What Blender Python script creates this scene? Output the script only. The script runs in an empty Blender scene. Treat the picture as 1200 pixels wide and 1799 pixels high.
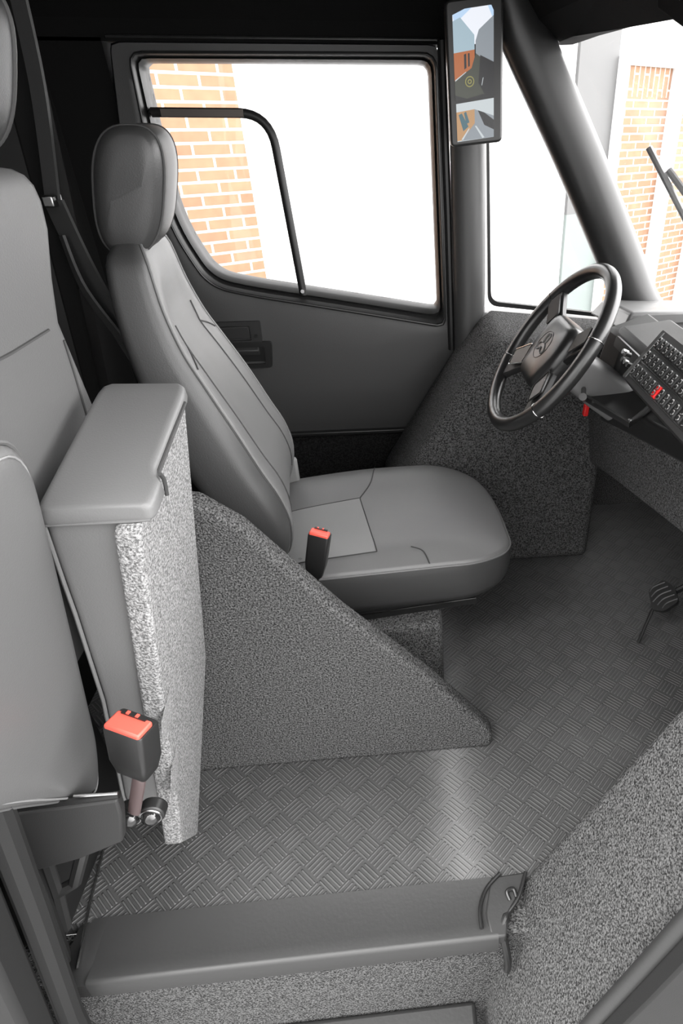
import bpy, bmesh, math, random
from math import sin, cos, pi, radians, sqrt, floor
from mathutils import Vector, Matrix
random.seed(4)
scene = bpy.context.scene
COL = scene.collection

# ------------------------------------------------------------------ camera, sky, exposure
F, PX, PY, IW, IH = 1080.0, 810.0, 900.0, 1200.0, 1799.0
cam_d = bpy.data.cameras.new('camera')
cam = bpy.data.objects.new('camera', cam_d); COL.objects.link(cam)
cam_d.sensor_fit = 'VERTICAL'; cam_d.sensor_height = 36.0; cam_d.sensor_width = 24.0
cam_d.lens = 36.0 * F / IH
cam_d.shift_x = (IW / 2 - PX) / IH
cam_d.shift_y = (PY - IH / 2) / IH
cam_d.clip_start = 0.02
PITCH, YAW = radians(32.6), radians(5.7)
cam.location = (0, 0, 1.35)
cam.rotation_euler = (pi / 2 - PITCH, 0, -YAW)
scene.camera = cam

world = bpy.data.worlds.new('sky'); scene.world = world; world.use_nodes = True
wn = world.node_tree; wn.nodes.clear()
wo = wn.nodes.new('ShaderNodeOutputWorld'); wb = wn.nodes.new('ShaderNodeBackground')
tc = wn.nodes.new('ShaderNodeTexCoord'); sx = wn.nodes.new('ShaderNodeSeparateXYZ')
wn.links.new(tc.outputs['Generated'], sx.inputs[0])
def wmath(op, a, b):
    n = wn.nodes.new('ShaderNodeMath'); n.operation = op
    for i, v in enumerate((a, b)):
        if isinstance(v, (int, float)): n.inputs[i].default_value = v
        else: wn.links.new(v, n.inputs[i])
    return n.outputs[0]
# overcast sky, brightest ahead of the cab (+X) where the sun stands behind cloud, dimmer on the near side
SKY_LOW, SKY_HIGH, SKY_AHEAD, SKY_BEHIND, SKY_NEAR = 0.65, 1.2, 3.4, 0.7, 0.25
high = wmath('ADD', SKY_LOW, wmath('MULTIPLY', wmath('MAXIMUM', sx.outputs['Z'], 0.0), SKY_HIGH))
glow = wmath('ADD', wmath('MULTIPLY', wmath('MAXIMUM', sx.outputs['X'], 0.0), SKY_AHEAD), wmath('MULTIPLY', wmath('MAXIMUM', wmath('MULTIPLY', sx.outputs['X'], -1.0), 0.0), SKY_BEHIND))
dim = wmath('SUBTRACT', 1.0, wmath('MULTIPLY', wmath('MAXIMUM', wmath('MULTIPLY', sx.outputs['Y'], -1.0), 0.0), wmath('MULTIPLY', wmath('SUBTRACT', 1.0, wmath('MAXIMUM', sx.outputs['Z'], 0.0)), SKY_NEAR)))
wn.links.new(wmath('MULTIPLY', wmath('ADD', glow, high), dim), wb.inputs[1])
wb.inputs[0].default_value = (1.0, 0.99, 0.985, 1)
wn.links.new(wb.outputs[0], wo.inputs[0])

# veiled sun, high behind the photographer's left shoulder: reaches only the doorway
sun_d = bpy.data.lights.new('sun', 'SUN'); sun = bpy.data.objects.new('sun', sun_d); COL.objects.link(sun)
sun_d.energy = 2.6; sun_d.angle = radians(50); sun_d.color = (1, 0.99, 0.97)
sun.rotation_euler = Vector((0.40, 0.22, -0.89)).to_track_quat('-Z', 'Y').to_euler()

scene.view_settings.view_transform = 'Standard'; scene.view_settings.look = 'None'
scene.view_settings.gamma = 1.0; scene.view_settings.use_curve_mapping = False
EXPO = 1.6
scene.view_settings.exposure = EXPO
scene.cycles.max_bounces = 10; scene.cycles.diffuse_bounces = 5; scene.cycles.transparent_max_bounces = 12

# ------------------------------------------------------------------ materials
def new_mat(name):
    m = bpy.data.materials.new(name); m.use_nodes = True
    nt = m.node_tree; b = nt.nodes['Principled BSDF']
    return m, nt, b
def N(nt, t, **k):
    n = nt.nodes.new(t)
    for a, v in k.items(): setattr(n, a, v)
    return n
def math_(nt, op, a, b=None, clamp=False):
    n = N(nt, 'ShaderNodeMath', operation=op, use_clamp=clamp)
    for i, v in enumerate((a, b)):
        if v is None: continue
        if isinstance(v, (int, float)): n.inputs[i].default_value = v
        else: nt.links.new(v, n.inputs[i])
    return n.outputs[0]
def g(v): return (v, v, v, 1)
def plain(name, col, rough=0.5, metal=0.0, spec=0.5, grain=0.0, scale=600, coat=0.0):
    m, nt, b = new_mat(name)
    c = g(col) if isinstance(col, (int, float)) else tuple(col) + (1,)
    b.inputs['Base Color'].default_value = c
    b.inputs['Roughness'].default_value = rough; b.inputs['Metallic'].default_value = metal
    b.inputs['Specular IOR Level'].default_value = spec
    b.inputs['Coat Weight'].default_value = coat
    if grain:
        t = N(nt, 'ShaderNodeTexCoord'); no = N(nt, 'ShaderNodeTexNoise')
        no.inputs['Scale'].default_value = scale; no.inputs['Detail'].default_value = 3
        nt.links.new(t.outputs['Object'], no.inputs['Vector'])
        bp = N(nt, 'ShaderNodeBump'); bp.inputs['Strength'].default_value = grain; bp.inputs['Distance'].default_value = 0.001
        nt.links.new(no.outputs['Fac'], bp.inputs['Height']); nt.links.new(bp.outputs[0], b.inputs['Normal'])
        n2 = N(nt, 'ShaderNodeTexNoise'); n2.inputs['Scale'].default_value = 9; n2.inputs['Detail'].default_value = 4
        nt.links.new(t.outputs['Object'], n2.inputs['Vector'])
        mr = N(nt, 'ShaderNodeMapRange'); mr.inputs['To Min'].default_value = max(0.05, rough - 0.06); mr.inputs['To Max'].default_value = rough + 0.06
        nt.links.new(n2.outputs['Fac'], mr.inputs['Value']); nt.links.new(mr.outputs[0], b.inputs['Roughness'])
    return m
def carpet(name, lo, hi, scale=230, bump=0.9, contrast=0.11, spec=0.1):
    m, nt, b = new_mat(name)
    t = N(nt, 'ShaderNodeTexCoord')
    no = N(nt, 'ShaderNodeTexNoise'); no.inputs['Scale'].default_value = scale; no.inputs['Detail'].default_value = 2.5; no.inputs['Roughness'].default_value = 0.7
    vo = N(nt, 'ShaderNodeTexVoronoi'); vo.inputs['Scale'].default_value = scale * 0.9
    nt.links.new(t.outputs['Object'], no.inputs['Vector']); nt.links.new(t.outputs['Object'], vo.inputs['Vector'])
    r = N(nt, 'ShaderNodeValToRGB')
    r.color_ramp.elements[0].position = 0.5 - contrast; r.color_ramp.elements[0].color = g(lo)
    r.color_ramp.elements[1].position = 0.5 + contrast; r.color_ramp.elements[1].color = g(hi)
    nt.links.new(no.outputs['Fac'], r.inputs[0]); nt.links.new(r.outputs[0], b.inputs['Base Color'])
    b.inputs['Roughness'].default_value = 0.95; b.inputs['Specular IOR Level'].default_value = spec
    h = math_(nt, 'ADD', no.outputs['Fac'], vo.outputs['Distance'])
    bp = N(nt, 'ShaderNodeBump'); bp.inputs['Strength'].default_value = bump; bp.inputs['Distance'].default_value = 0.003
    nt.links.new(h, bp.inputs['Height']); nt.links.new(bp.outputs[0], b.inputs['Normal'])
    return m
def treadplate():
    m, nt, b = new_mat('five_bar_rubber')
    t = N(nt, 'ShaderNodeTexCoord'); s = N(nt, 'ShaderNodeSeparateXYZ'); nt.links.new(t.outputs['Object'], s.inputs[0])
    S = 0.047
    x, y = s.outputs['X'], s.outputs['Y']
    k = 1 / (S * sqrt(2))
    u = math_(nt, 'MULTIPLY', math_(nt, 'ADD', x, y), k); v = math_(nt, 'MULTIPLY', math_(nt, 'SUBTRACT', x, y), k)
    fu, fv = math_(nt, 'FLOOR', u), math_(nt, 'FLOOR', v)
    par = math_(nt, 'FLOORED_MODULO', math_(nt, 'ADD', fu, fv), 2.0)
    ru, rv = math_(nt, 'SUBTRACT', u, fu), math_(nt, 'SUBTRACT', v, fv)
    def mixv(a, c):  # par ? a : c
        return math_(nt, 'ADD', math_(nt, 'MULTIPLY', par, a), math_(nt, 'MULTIPLY', math_(nt, 'SUBTRACT', 1.0, par), c))
    across, along = mixv(ru, rv), mixv(rv, ru)
    wave = math_(nt, 'SINE', math_(nt, 'MULTIPLY', across, 2 * pi * 5))
    ridge = N(nt, 'ShaderNodeMapRange', interpolation_type='SMOOTHSTEP')
    ridge.inputs['From Min'].default_value = -0.1; ridge.inputs['From Max'].default_value = 0.75
    nt.links.new(wave, ridge.inputs['Value'])
    ed = math_(nt, 'MINIMUM', along, math_(nt, 'SUBTRACT', 1.0, along))
    em = N(nt, 'ShaderNodeMapRange', interpolation_type='SMOOTHSTEP'); em.inputs['From Min'].default_value = 0.02; em.inputs['From Max'].default_value = 0.1
    nt.links.new(ed, em.inputs['Value'])
    h = math_(nt, 'MULTIPLY', ridge.outputs[0], em.outputs[0])
    bp = N(nt, 'ShaderNodeBump'); bp.inputs['Strength'].default_value = 1.0; bp.inputs['Distance'].default_value = 0.0022
    nt.links.new(h, bp.inputs['Height'])
    no = N(nt, 'ShaderNodeTexNoise'); no.inputs['Scale'].default_value = 500
    nt.links.new(t.outputs['Object'], no.inputs['Vector'])
    bp2 = N(nt, 'ShaderNodeBump'); bp2.inputs['Strength'].default_value = 0.15; bp2.inputs['Distance'].default_value = 0.001
    nt.links.new(no.outputs['Fac'], bp2.inputs['Height']); nt.links.new(bp.outputs[0], bp2.inputs['Normal'])
    nt.links.new(bp2.outputs[0], b.inputs['Normal'])
    # scuffs and pale dust trodden in towards the driver's side
    n2 = N(nt, 'ShaderNodeTexNoise'); n2.inputs['Scale'].default_value = 3.2; n2.inputs['Detail'].default_value = 6; n2.inputs['Roughness'].default_value = 0.65
    nt.links.new(t.outputs['Object'], n2.inputs['Vector'])
    r = N(nt, 'ShaderNodeValToRGB')
    r.color_ramp.elements[0].position = 0.35; r.color_ramp.elements[0].color = g(0.042)
    r.color_ramp.elements[1].position = 0.75; r.color_ramp.elements[1].color = g(0.075)
    nt.links.new(n2.outputs['Fac'], r.inputs[0])
    mx = N(nt, 'ShaderNodeMix', data_type='RGBA'); mx.inputs['B'].default_value = g(0.19)
    nt.links.new(math_(nt, 'MULTIPLY', h, 0.28), mx.inputs['Factor']); nt.links.new(r.outputs[0], mx.inputs['A'])
    dx = math_(nt, 'ADD', math_(nt, 'SUBTRACT', x, 0.075), math_(nt, 'MULTIPLY', math_(nt, 'SUBTRACT', n2.outputs['Fac'], 0.5), 0.10))
    dust = math_(nt, 'POWER', 2.718, math_(nt, 'MULTIPLY', math_(nt, 'MULTIPLY', dx, dx), -420.0))
    md = N(nt, 'ShaderNodeMix', data_type='RGBA'); md.inputs['B'].default_value = g(0.19)
    nt.links.new(math_(nt, 'MULTIPLY', dust, 0.55), md.inputs['Factor']); nt.links.new(mx.outputs['Result'], md.inputs['A'])
    nt.links.new(md.outputs['Result'], b.inputs['Base Color'])
    b.inputs['Roughness'].default_value = 0.52; b.inputs['Specular IOR Level'].default_value = 0.4
    return m
def brick_mat(name, c1, c2, mortar, msize=0.008, course=0.075, vertical=False, rough=0.9):
    m, nt, b = new_mat(name)
    t = N(nt, 'ShaderNodeTexCoord'); s = N(nt, 'ShaderNodeSeparateXYZ'); nt.links.new(t.outputs['Object'], s.inputs[0])
    c = N(nt, 'ShaderNodeCombineXYZ')
    nt.links.new(s.outputs['Z' if vertical else 'X'], c.inputs[0]); nt.links.new(s.outputs['X' if vertical else 'Z'], c.inputs[1])
    br = N(nt, 'ShaderNodeTexBrick')
    br.inputs['Scale'].default_value = 1.0; br.inputs['Mortar Size'].default_value = msize
    br.inputs['Brick Width'].default_value = 0.225; br.inputs['Row Height'].default_value = course; br.inputs['Bias'].default_value = 0.0
    br.inputs['Color1'].default_value = tuple(c1) + (1,); br.inputs['Color2'].default_value = tuple(c2) + (1,); br.inputs['Mortar'].default_value = tuple(mortar) + (1,)
    nt.links.new(c.outputs[0], br.inputs['Vector'])
    no = N(nt, 'ShaderNodeTexNoise'); no.inputs['Scale'].default_value = 14; no.inputs['Detail'].default_value = 5
    nt.links.new(t.outputs['Object'], no.inputs['Vector'])
    hs = N(nt, 'ShaderNodeHueSaturation')
    mr = N(nt, 'ShaderNodeMapRange'); mr.inputs['To Min'].default_value = 0.75; mr.inputs['To Max'].default_value = 1.25
    nt.links.new(no.outputs['Fac'], mr.inputs['Value']); nt.links.new(mr.outputs[0], hs.inputs['Value'])
    nt.links.new(br.outputs['Color'], hs.inputs['Color']); nt.links.new(hs.outputs[0], b.inputs['Base Color'])
    bp = N(nt, 'ShaderNodeBump'); bp.inputs['Strength'].default_value = 0.6; bp.inputs['Distance'].default_value = 0.006; bp.invert = True
    nt.links.new(br.outputs['Fac'], bp.inputs['Height']); nt.links.new(bp.outputs[0], b.inputs['Normal'])
    b.inputs['Roughness'].default_value = rough
    return m
def glass_mat():
    m, nt, b = new_mat('clear_glass'); nt.nodes.remove(b)
    o = nt.nodes['Material Output']
    tr = N(nt, 'ShaderNodeBsdfTransparent'); tr.inputs[0].default_value = (0.965, 0.965, 0.965, 1)
    gl = N(nt, 'ShaderNodeBsdfGlossy'); gl.inputs['Roughness'].default_value = 0.02
    mx = N(nt, 'ShaderNodeMixShader')
    mx.inputs[0].default_value = 0.03; nt.links.new(tr.outputs[0], mx.inputs[1]); nt.links.new(gl.outputs[0], mx.inputs[2])
    nt.links.new(mx.outputs[0], o.inputs[0])
    return m
def emit(name, rgb):
    m, nt, b = new_mat(name)
    b.inputs['Base Color'].default_value = (0.01, 0.01, 0.01, 1)
    b.inputs['Emission Color'].default_value = tuple(rgb) + (1,); b.inputs['Emission Strength'].default_value = 1.0 / 2 ** EXPO
    b.inputs['Roughness'].default_value = 0.25
    return m

M = dict(
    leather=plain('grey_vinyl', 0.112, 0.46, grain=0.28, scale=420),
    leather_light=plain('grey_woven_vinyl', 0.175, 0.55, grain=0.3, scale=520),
    leather_dim=plain('dimmed_grey_vinyl', 0.082, 0.46, grain=0.28, scale=420),  # same grey vinyl, weaker light on the passenger seat put into its tone
    leather_shaded=plain('shaded_side_vinyl', 0.036, 0.45, grain=0.28, scale=420),  # driver seat sides: the grey vinyl with shade put into its colour
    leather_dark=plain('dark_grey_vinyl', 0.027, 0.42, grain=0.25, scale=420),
    seam=plain('stitch_thread', 0.03, 0.7),
    carpet=carpet('charcoal_carpet', 0.016, 0.130, scale=270),
    carpet_pale=carpet('pale_grey_loop_carpet', 0.09, 0.30, scale=270, bump=0.6),
    patch=carpet('worn_blue_grey_pile', 0.16, 0.30, scale=300),
    carpet_black=carpet('black_carpet', 0.006, 0.02, scale=200, bump=0.5),
    tread=treadplate(),
    rubber=plain('step_rubber', 0.026, 0.5, grain=0.3, scale=120),
    headliner=plain('black_headliner', 0.006, 0.9, spec=0.1, grain=0.2, scale=300),
    trimblack=plain('trim_black', 0.012, 0.6, spec=0.3, grain=0.2),
    black=plain('black_paint', 0.010, 0.4),
    blackplastic=plain('black_plastic', 0.013, 0.38, grain=0.15, scale=700),
    satin=plain('satin_black_vinyl', 0.016, 0.33, spec=0.6, grain=0.06, scale=300),
    pillar=plain('pillar_vinyl', 0.045, 0.42, grain=0.06, scale=300),
    doorskin=plain('door_vinyl', 0.045, 0.5, grain=0.3, scale=350),
    seal=plain('door_rubber', 0.012, 0.4),
    greyplastic=plain('grey_plastic', 0.13, 0.35, grain=0.08, scale=500),
    darkplastic=plain('charcoal_plastic', 0.022, 0.55, spec=0.35, grain=0.2, scale=500),
    wheel=plain('wheel_leather', 0.013, 0.3, spec=0.7, grain=0.12, scale=450),
    gloss=plain('gloss_black_steel', 0.012, 0.12, spec=0.9),
    chrome=plain('chrome', 0.7, 0.18, metal=1.0),
    steel=plain('bolt_steel', 0.25, 0.3, metal=1.0),
    red=plain('red_button_plastic', (0.62, 0.085, 0.06), 0.4),
    redtag=plain('red_tag_plastic', (0.65, 0.01, 0.01), 0.4),
    stalk=plain('stalk_sheath', (0.085, 0.06, 0.06), 0.4),
    glass=glass_mat(),
    aluminium=plain('aged_bar_aluminium', (0.10, 0.085, 0.075), 0.45, metal=0.3),
    white=plain('white_render', (0.82, 0.82, 0.82), 0.9),
    whitebrick=brick_mat('white_painted_brick', (0.80, 0.80, 0.80), (0.76, 0.76, 0.76), (0.68, 0.68, 0.68)),
    brick=brick_mat('orange_brick', (0.31, 0.175, 0.105), (0.265, 0.145, 0.088), (0.50, 0.46, 0.41), course=0.065),
    brickup=brick_mat('orange_brick_on_end', (0.31, 0.175, 0.105), (0.265, 0.145, 0.088), (0.50, 0.46, 0.41), vertical=True),
    greypanel=plain('pale_grey_cladding', (0.13, 0.13, 0.13), 0.7),
    greenpanel=plain('pale_green_cladding', (0.19, 0.22, 0.21), 0.7),
    blue=plain('blue_paint', (0.05, 0.17, 0.55), 0.6),
    asphalt=plain('yard_concrete', 0.17, 0.9, grain=0.3, scale=60),
    lens=plain('lamp_lens', (0.45, 0.36, 0.37), 0.15),
    web=plain('belt_webbing', 0.03, 0.7, grain=0.5, scale=900),
)

# ------------------------------------------------------------------ builders
W = {}          # world position of every object's own origin
def link(name, verts, faces, mat, parent=None, smooth=True, bevel=0.0, segs=2, angle=35, mats=None, midx=None):
    off = W[parent.name] if parent else Vector((0, 0, 0))
    me = bpy.data.meshes.new(name)
    me.from_pydata([Vector(v) - off for v in verts], [], faces)
    bm = bmesh.new(); bm.from_mesh(me)
    bmesh.ops.recalc_face_normals(bm, faces=bm.faces); bm.to_mesh(me); bm.free()
    for mm in (mats or [mat]): me.materials.append(mm)
    if midx:
        for p, i in zip(me.polygons, midx): p.material_index = i
    if smooth:
        for p in me.polygons: p.use_smooth = True
        me.set_sharp_from_angle(angle=radians(angle))
    o = bpy.data.objects.new(name, me); COL.objects.link(o)
    if parent: o.parent = parent
    W[o.name] = off.copy()
    if bevel:
        b = o.modifiers.new('soft_edge', 'BEVEL'); b.width = bevel; b.segments = segs; b.limit_method = 'ANGLE'; b.angle_limit = radians(30)
    return o
def root(name, loc, label, cat, group=None):
    o = bpy.data.objects.new(name, None); o.empty_display_size = 0.05; COL.objects.link(o); o.location = loc
    W[o.name] = Vector(loc); o['label'] = label; o['category'] = cat
    if group: o['group'] = group
    return o
def tag(o, label, cat, group=None):
    o['label'] = label; o['category'] = cat
    if group: o['group'] = group
    return o
def struct(o): o['kind'] = 'structure'; return o
class MB:
    def __init__(s): s.v = []; s.f = []
    def add(s, v, f):
        n = len(s.v); s.v += [Vector(p) for p in v]; s.f += [tuple(i + n for i in q) for q in f]; return s
    def box(s, a, b):
        (x0, y0, z0), (x1, y1, z1) = a, b
        return s.add([(x0, y0, z0), (x1, y0, z0), (x1, y1, z0), (x0, y1, z0), (x0, y0, z1), (x1, y0, z1), (x1, y1, z1), (x0, y1, z1)],
                     [(0, 3, 2, 1), (4, 5, 6, 7), (0, 1, 5, 4), (1, 2, 6, 5), (2, 3, 7, 6), (3, 0, 4, 7)])
    def obox(s, c, ax, half):
        c = Vector(c); ax = [Vector(a).normalized() for a in ax]
        vs = [c + ax[0] * half[0] * i + ax[1] * half[1] * j + ax[2] * half[2] * k for k in (-1, 1) for (i, j) in ((-1, -1), (1, -1), (1, 1), (-1, 1))]
        return s.add(vs, [(0, 3, 2, 1), (4, 5, 6, 7), (0, 1, 5, 4), (1, 2, 6, 5), (2, 3, 7, 6), (3, 0, 4, 7)])
    def prism(s, poly, ext):
        n = len(poly); e = Vector(ext); p = [Vector(q) for q in poly]
        return s.add(p + [q + e for q in p], [tuple(range(n)), tuple(range(2 * n - 1, n - 1, -1))] + [(i, (i + 1) % n, n + (i + 1) % n, n + i) for i in range(n)])
    def ring_prism(s, outer, inner, ext):
        n = len(outer); e = Vector(ext)
        v = [Vector(q) for q in outer] + [Vector(q) for q in inner]; v += [q + e for q in v]
        f = []
        for i in range(n):
            j = (i + 1) % n
            f += [(i, j, n + j, n + i), (2 * n + i, 3 * n + i, 3 * n + j, 2 * n + j), (i, 2 * n + i, 2 * n + j, j), (n + i, n + j, 3 * n + j, 3 * n + i)]
        return s.add(v, f)
    def tube(s, pts, r, n=10, closed=False, flat=1.0, up=None):
        pts = [Vector(p) for p in pts]; m = len(pts); rad = r if isinstance(r, (list, tuple)) else [r] * m
        T = [((pts[(i + 1) % m] if closed or i < m - 1 else pts[i]) - (pts[i - 1] if closed or i > 0 else pts[i])).normalized() for i in range(m)]
        a = Vector(up) if up else (Vector((0, 0, 1)) if abs(T[0].z) < 0.9 else Vector((1, 0, 0)))
        a = (a - T[0] * a.dot(T[0])).normalized(); vs = []
        for i in range(m):
            a = (a - T[i] * a.dot(T[i])).normalized(); b = T[i].cross(a)
            vs += [pts[i] + (a * cos(q) * flat + b * sin(q)) * rad[i] for q in [2 * pi * k / n for k in range(n)]]
        f = []
        for i in range(m if closed else m - 1):
            j = (i + 1) % m
            f += [(i * n + k, i * n + (k + 1) % n, j * n + (k + 1) % n, j * n + k) for k in range(n)]
        if not closed: f += [tuple(range(n - 1, -1, -1)), tuple((m - 1) * n + k for k in range(n))]
        return s.add(vs, f)
    def loft(s, secs, caps=True, closed=True):
        n = len(secs[0]); f = []; v = [p for q in secs for p in q]
        for i in range(len(secs) - 1):
            for k in range(n if closed else n - 1):
                f.append((i * n + k, i * n + (k + 1) % n, (i + 1) * n + (k + 1) % n, (i + 1) * n + k))
        if caps: f += [tuple(range(n - 1, -1, -1)), tuple((len(secs) - 1) * n + k for k in range(n))]
        return s.add(v, f)
    def cyl(s, a, b, r, n=20, r2=None): return s.tube([a, b], [r, r if r2 is None else r2], n)
    def build(s, name, mat, parent=None, **k): return link(name, s.v, s.f, mat, parent, **k)
def smooth_poly(pts, closed=True, sub=6):
    """Catmull-Rom through the points."""
    P = [Vector(p) for p in pts]; n = len(P); out = []
    for i in range(n if closed else n - 1):
        p0, p1, p2, p3 = (P[(i - 1) % n], P[i], P[(i + 1) % n], P[(i + 2) % n]) if closed else (P[max(i - 1, 0)], P[i], P[i + 1], P[min(i + 2, n - 1)])
        for k in range(sub):
            t = k / sub
            out.append(0.5 * ((2 * p1) + (-p0 + p2) * t + (2 * p0 - 5 * p1 + 4 * p2 - p3) * t * t + (-p0 + 3 * p1 - 3 * p2 + p3) * t ** 3))
    if not closed: out.append(P[-1])
    return out
def round_poly(pts, r, sub=6):
    """Polygon with rounded corners; r is one radius or one per corner."""
    P = [Vector(p) for p in pts]; n = len(P); out = []
    for i in range(n):
        ri = r[i] if isinstance(r, (list, tuple)) else r
        a, b, c = P[i - 1], P[i], P[(i + 1) % n]
        u, v = (a - b), (c - b); d = min(ri, u.length * 0.48, v.length * 0.48)
        p0, p1 = b + u.normalized() * d, b + v.normalized() * d
        for k in range(sub + 1):
            t = k / sub; out.append((1 - t) ** 2 * p0 + 2 * t * (1 - t) * b + t * t * p1)
    return out
def interp(tab, z):
    if z <= tab[0][0]: return tab[0][1]
    for (a, va), (b, vb) in zip(tab, tab[1:]):
        if z <= b:
            t = (z - a) / (b - a); return va + (vb - va) * t
    return tab[-1][1]
def interp_s(tab, z):
    """Smooth table lookup (Catmull-Rom)."""
    k = 0
    while k < len(tab) - 2 and z > tab[k + 1][0]: k += 1
    a, b = tab[k], tab[k + 1]; h = b[0] - a[0]; t = min(1, max(0, (z - a[0]) / h))
    pa = tab[k - 1] if k > 0 else a; pb = tab[k + 2] if k + 2 < len(tab) else b
    ma = (b[1] - pa[1]) / (b[0] - pa[0]) * h; mb = (pb[1] - a[1]) / (pb[0] - a[0]) * h
    return (2 * t**3 - 3 * t * t + 1) * a[1] + (t**3 - 2 * t * t + t) * ma + (-2 * t**3 + 3 * t * t) * b[1] + (t**3 - t * t) * mb

# ------------------------------------------------------------------ outside: yard and building
struct(MB().box((-9, -9, -1.35), (16, 16, -1.25)).build('ground', M['asphalt'], smooth=False))
A = Vector((-1.018, 4.232, 0)); U = Vector((0.825, 0.565, 0)).normalized(); ang = math.atan2(U.y, U.x)
def wall_block(name, s0, s1, z0, z1, mat, d0=0.0, depth=0.25):
    o = MB().box((s0, d0, z0), (s1, d0 + depth, z1)).build(name, mat, smooth=False)
    o.location = A; o.rotation_euler = (0, 0, ang); W[o.name] = A.copy(); return struct(o)
wall_block('wall_brick_pier', -3.0, 0.20, -1.25, 1.75, M['brick'], 0, 0.30)
wall_block('wall_upper_render', -3.0, 0.20, 1.75, 4.2, M['whitebrick'], 0.0, 0.30)
wall_block('wall_white_brick', 0.20, 3.12, -1.25, 4.2, M['whitebrick'], 0.03)
wall_block('wall_cladding', 3.12, 3.62, 0.62, 4.2, M['greypanel'], 0.0)
wall_block('wall_cladding_low', 3.12, 3.62, -1.25, 0.62, M['greenpanel'], 0.0)
wall_block('trim_1', 3.62, 3.70, -1.25, 1.80, M['white'], -0.06, 0.31)
wall_block('wall_brick_panel', 3.70, 4.47, -1.25, 1.52, M['brick'], 0.03)
wall_block('wall_soldier_course', 3.70, 4.47, 1.52, 1.745, M['brickup'], 0.03)
wall_block('wall_fascia', 3.62, 7.5, 1.745, 4.2, M['white'], 0.0)
wall_block('trim_2', 4.47, 4.60, -1.25, 1.745, M['white'], -0.06, 0.31)
wall_block('wall_brick_end', 4.60, 5.15, -1.25, 1.745, M['brick'], 0.03)
wall_block('trim_3', 5.15, 5.26, -1.25, 1.745, M['white'], -0.06, 0.31)
wall_block('door_2', 5.26, 6.6, -1.25, 0.0, M['blue'], 0.02)
wall_block('wall_far_render', 5.26, 7.5, 0.0, 1.745, M['white'], 0.0)

# ------------------------------------------------------------------ cab shell
YD = 2.10
def xz(pts, y): return [(x, y, z) for x, z in pts]
struct(MB().box((-0.95, 0.663, -0.04), (1.30, 2.16, 0.0)).build('floor', M['tread'], smooth=False))
struct(MB().box((-0.95, 0.50, 1.70), (1.0, 2.25, 1.74)).build('ceiling', M['headliner'], smooth=False))
struct(MB().box((-0.98, 0.42, -0.05), (-0.90, 2.3, 1.74)).build('wall_rear', M['headliner'], smooth=False))
# side above and behind the far door
struct(MB().prism([(0, 2.10, 1.522), (0, 2.10, 1.57), (0, 1.98, 1.71), (0, 2.2, 1.71), (0, 2.2, 1.522)], (1.3, 0, 0)).build('wall_far_header', M['headliner'], smooth=False))
o = bpy.data.objects['wall_far_header']; o.location.x = -0.92
struct(MB().box((-0.92, 2.10, 0.0), (-0.735, 2.2, 1.53)).build('wall_far_rear', M['headliner'], smooth=False))
struct(MB().prism(xz([(-0.735, 0.0), (0.36, 0.0), (0.36, 0.40), (-0.735, 0.40)], 2.112), (0, 0.08, 0)).build('wall_far_lower', M['carpet_black'], smooth=False))
struct(MB().prism([(1.30, 0.3, -0.04), (1.30, 2.2, -0.04), (1.06, 2.2, 0.84), (1.06, 0.3, 0.84)], (0.05, 0, 0)).build('wall_firewall', M['black'], smooth=False))
struct(MB().box((0.34, 2.10, -0.02), (1.3, 2.18, 0.76)).build('wall_far_front', M['carpet'], smooth=False))

struct(MB().box((0.74, 0.30, -0.62), (1.36, 0.345, 0.90)).build('wall_light_block', M['black'], smooth=False))  # unseen side wall, added to stop light leaking into the footwell
# far door, with its window
door = root('door_1', (-0.25, YD, 0.4), 'far driver door with dark grey vinyl inner panel and big window', 'door'); struct(door)
outer_p = [(-0.717, 1.522), (0.146, 1.522), (0.195, 0.75), (0.21, 0.66), (0.02, 0.385), (-0.725, 0.385), (-0.735, 0.9), (-0.75, 1.33)]
glass_p = [(-0.646, 1.478), (0.118, 1.478), (0.130, 0.815), (-0.109, 0.858), (-0.462, 0.920), (-0.565, 0.945), (-0.632, 1.09), (-0.644, 1.27)]
seal_p = [(-0.668, 1.497), (0.138, 1.500), (0.154, 0.758), (-0.109, 0.808), (-0.470, 0.875), (-0.590, 0.905), (-0.670, 1.08), (-0.676, 1.27)]
def gl(poly, r): return round_poly([(x, 0, z) for x, z in poly], r, 6)
gr = [0.02, 0.025, 0.02, 0.02, 0.06, 0.14, 0.14, 0.06]
Gi = gl(glass_p, gr); So = gl(seal_p, [0.03, 0.035, 0.03, 0.02, 0.06, 0.16, 0.16, 0.06])
def resample(poly, n, c):
    """n points of the outline at even angles about c (star shaped outlines)."""
    out = []; m = len(poly)
    for k in range(n):
        a = 2 * pi * k / n; d = Vector((cos(a), 0, sin(a))); best = 0
        for i in range(m):
            p, q = poly[i] - c, poly[(i + 1) % m] - c; e = q - p; den = d.x * e.z - d.z * e.x
            if abs(den) < 1e-12: continue
            t = (p.x * e.z - p.z * e.x) / den; s = (p.x * d.z - p.z * d.x) / den
            if -1e-9 <= s <= 1 + 1e-9 and t > best: best = t
        out.append(c + d * best)
    return out
cc = Vector((-0.25, 0, 1.2)); NP = 220
gi, so_ = resample(Gi, NP, cc), resample(So, NP, cc)
ou = resample(round_poly([(x, 0, z) for x, z in outer_p], 0.015, 3), NP, cc)
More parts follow.
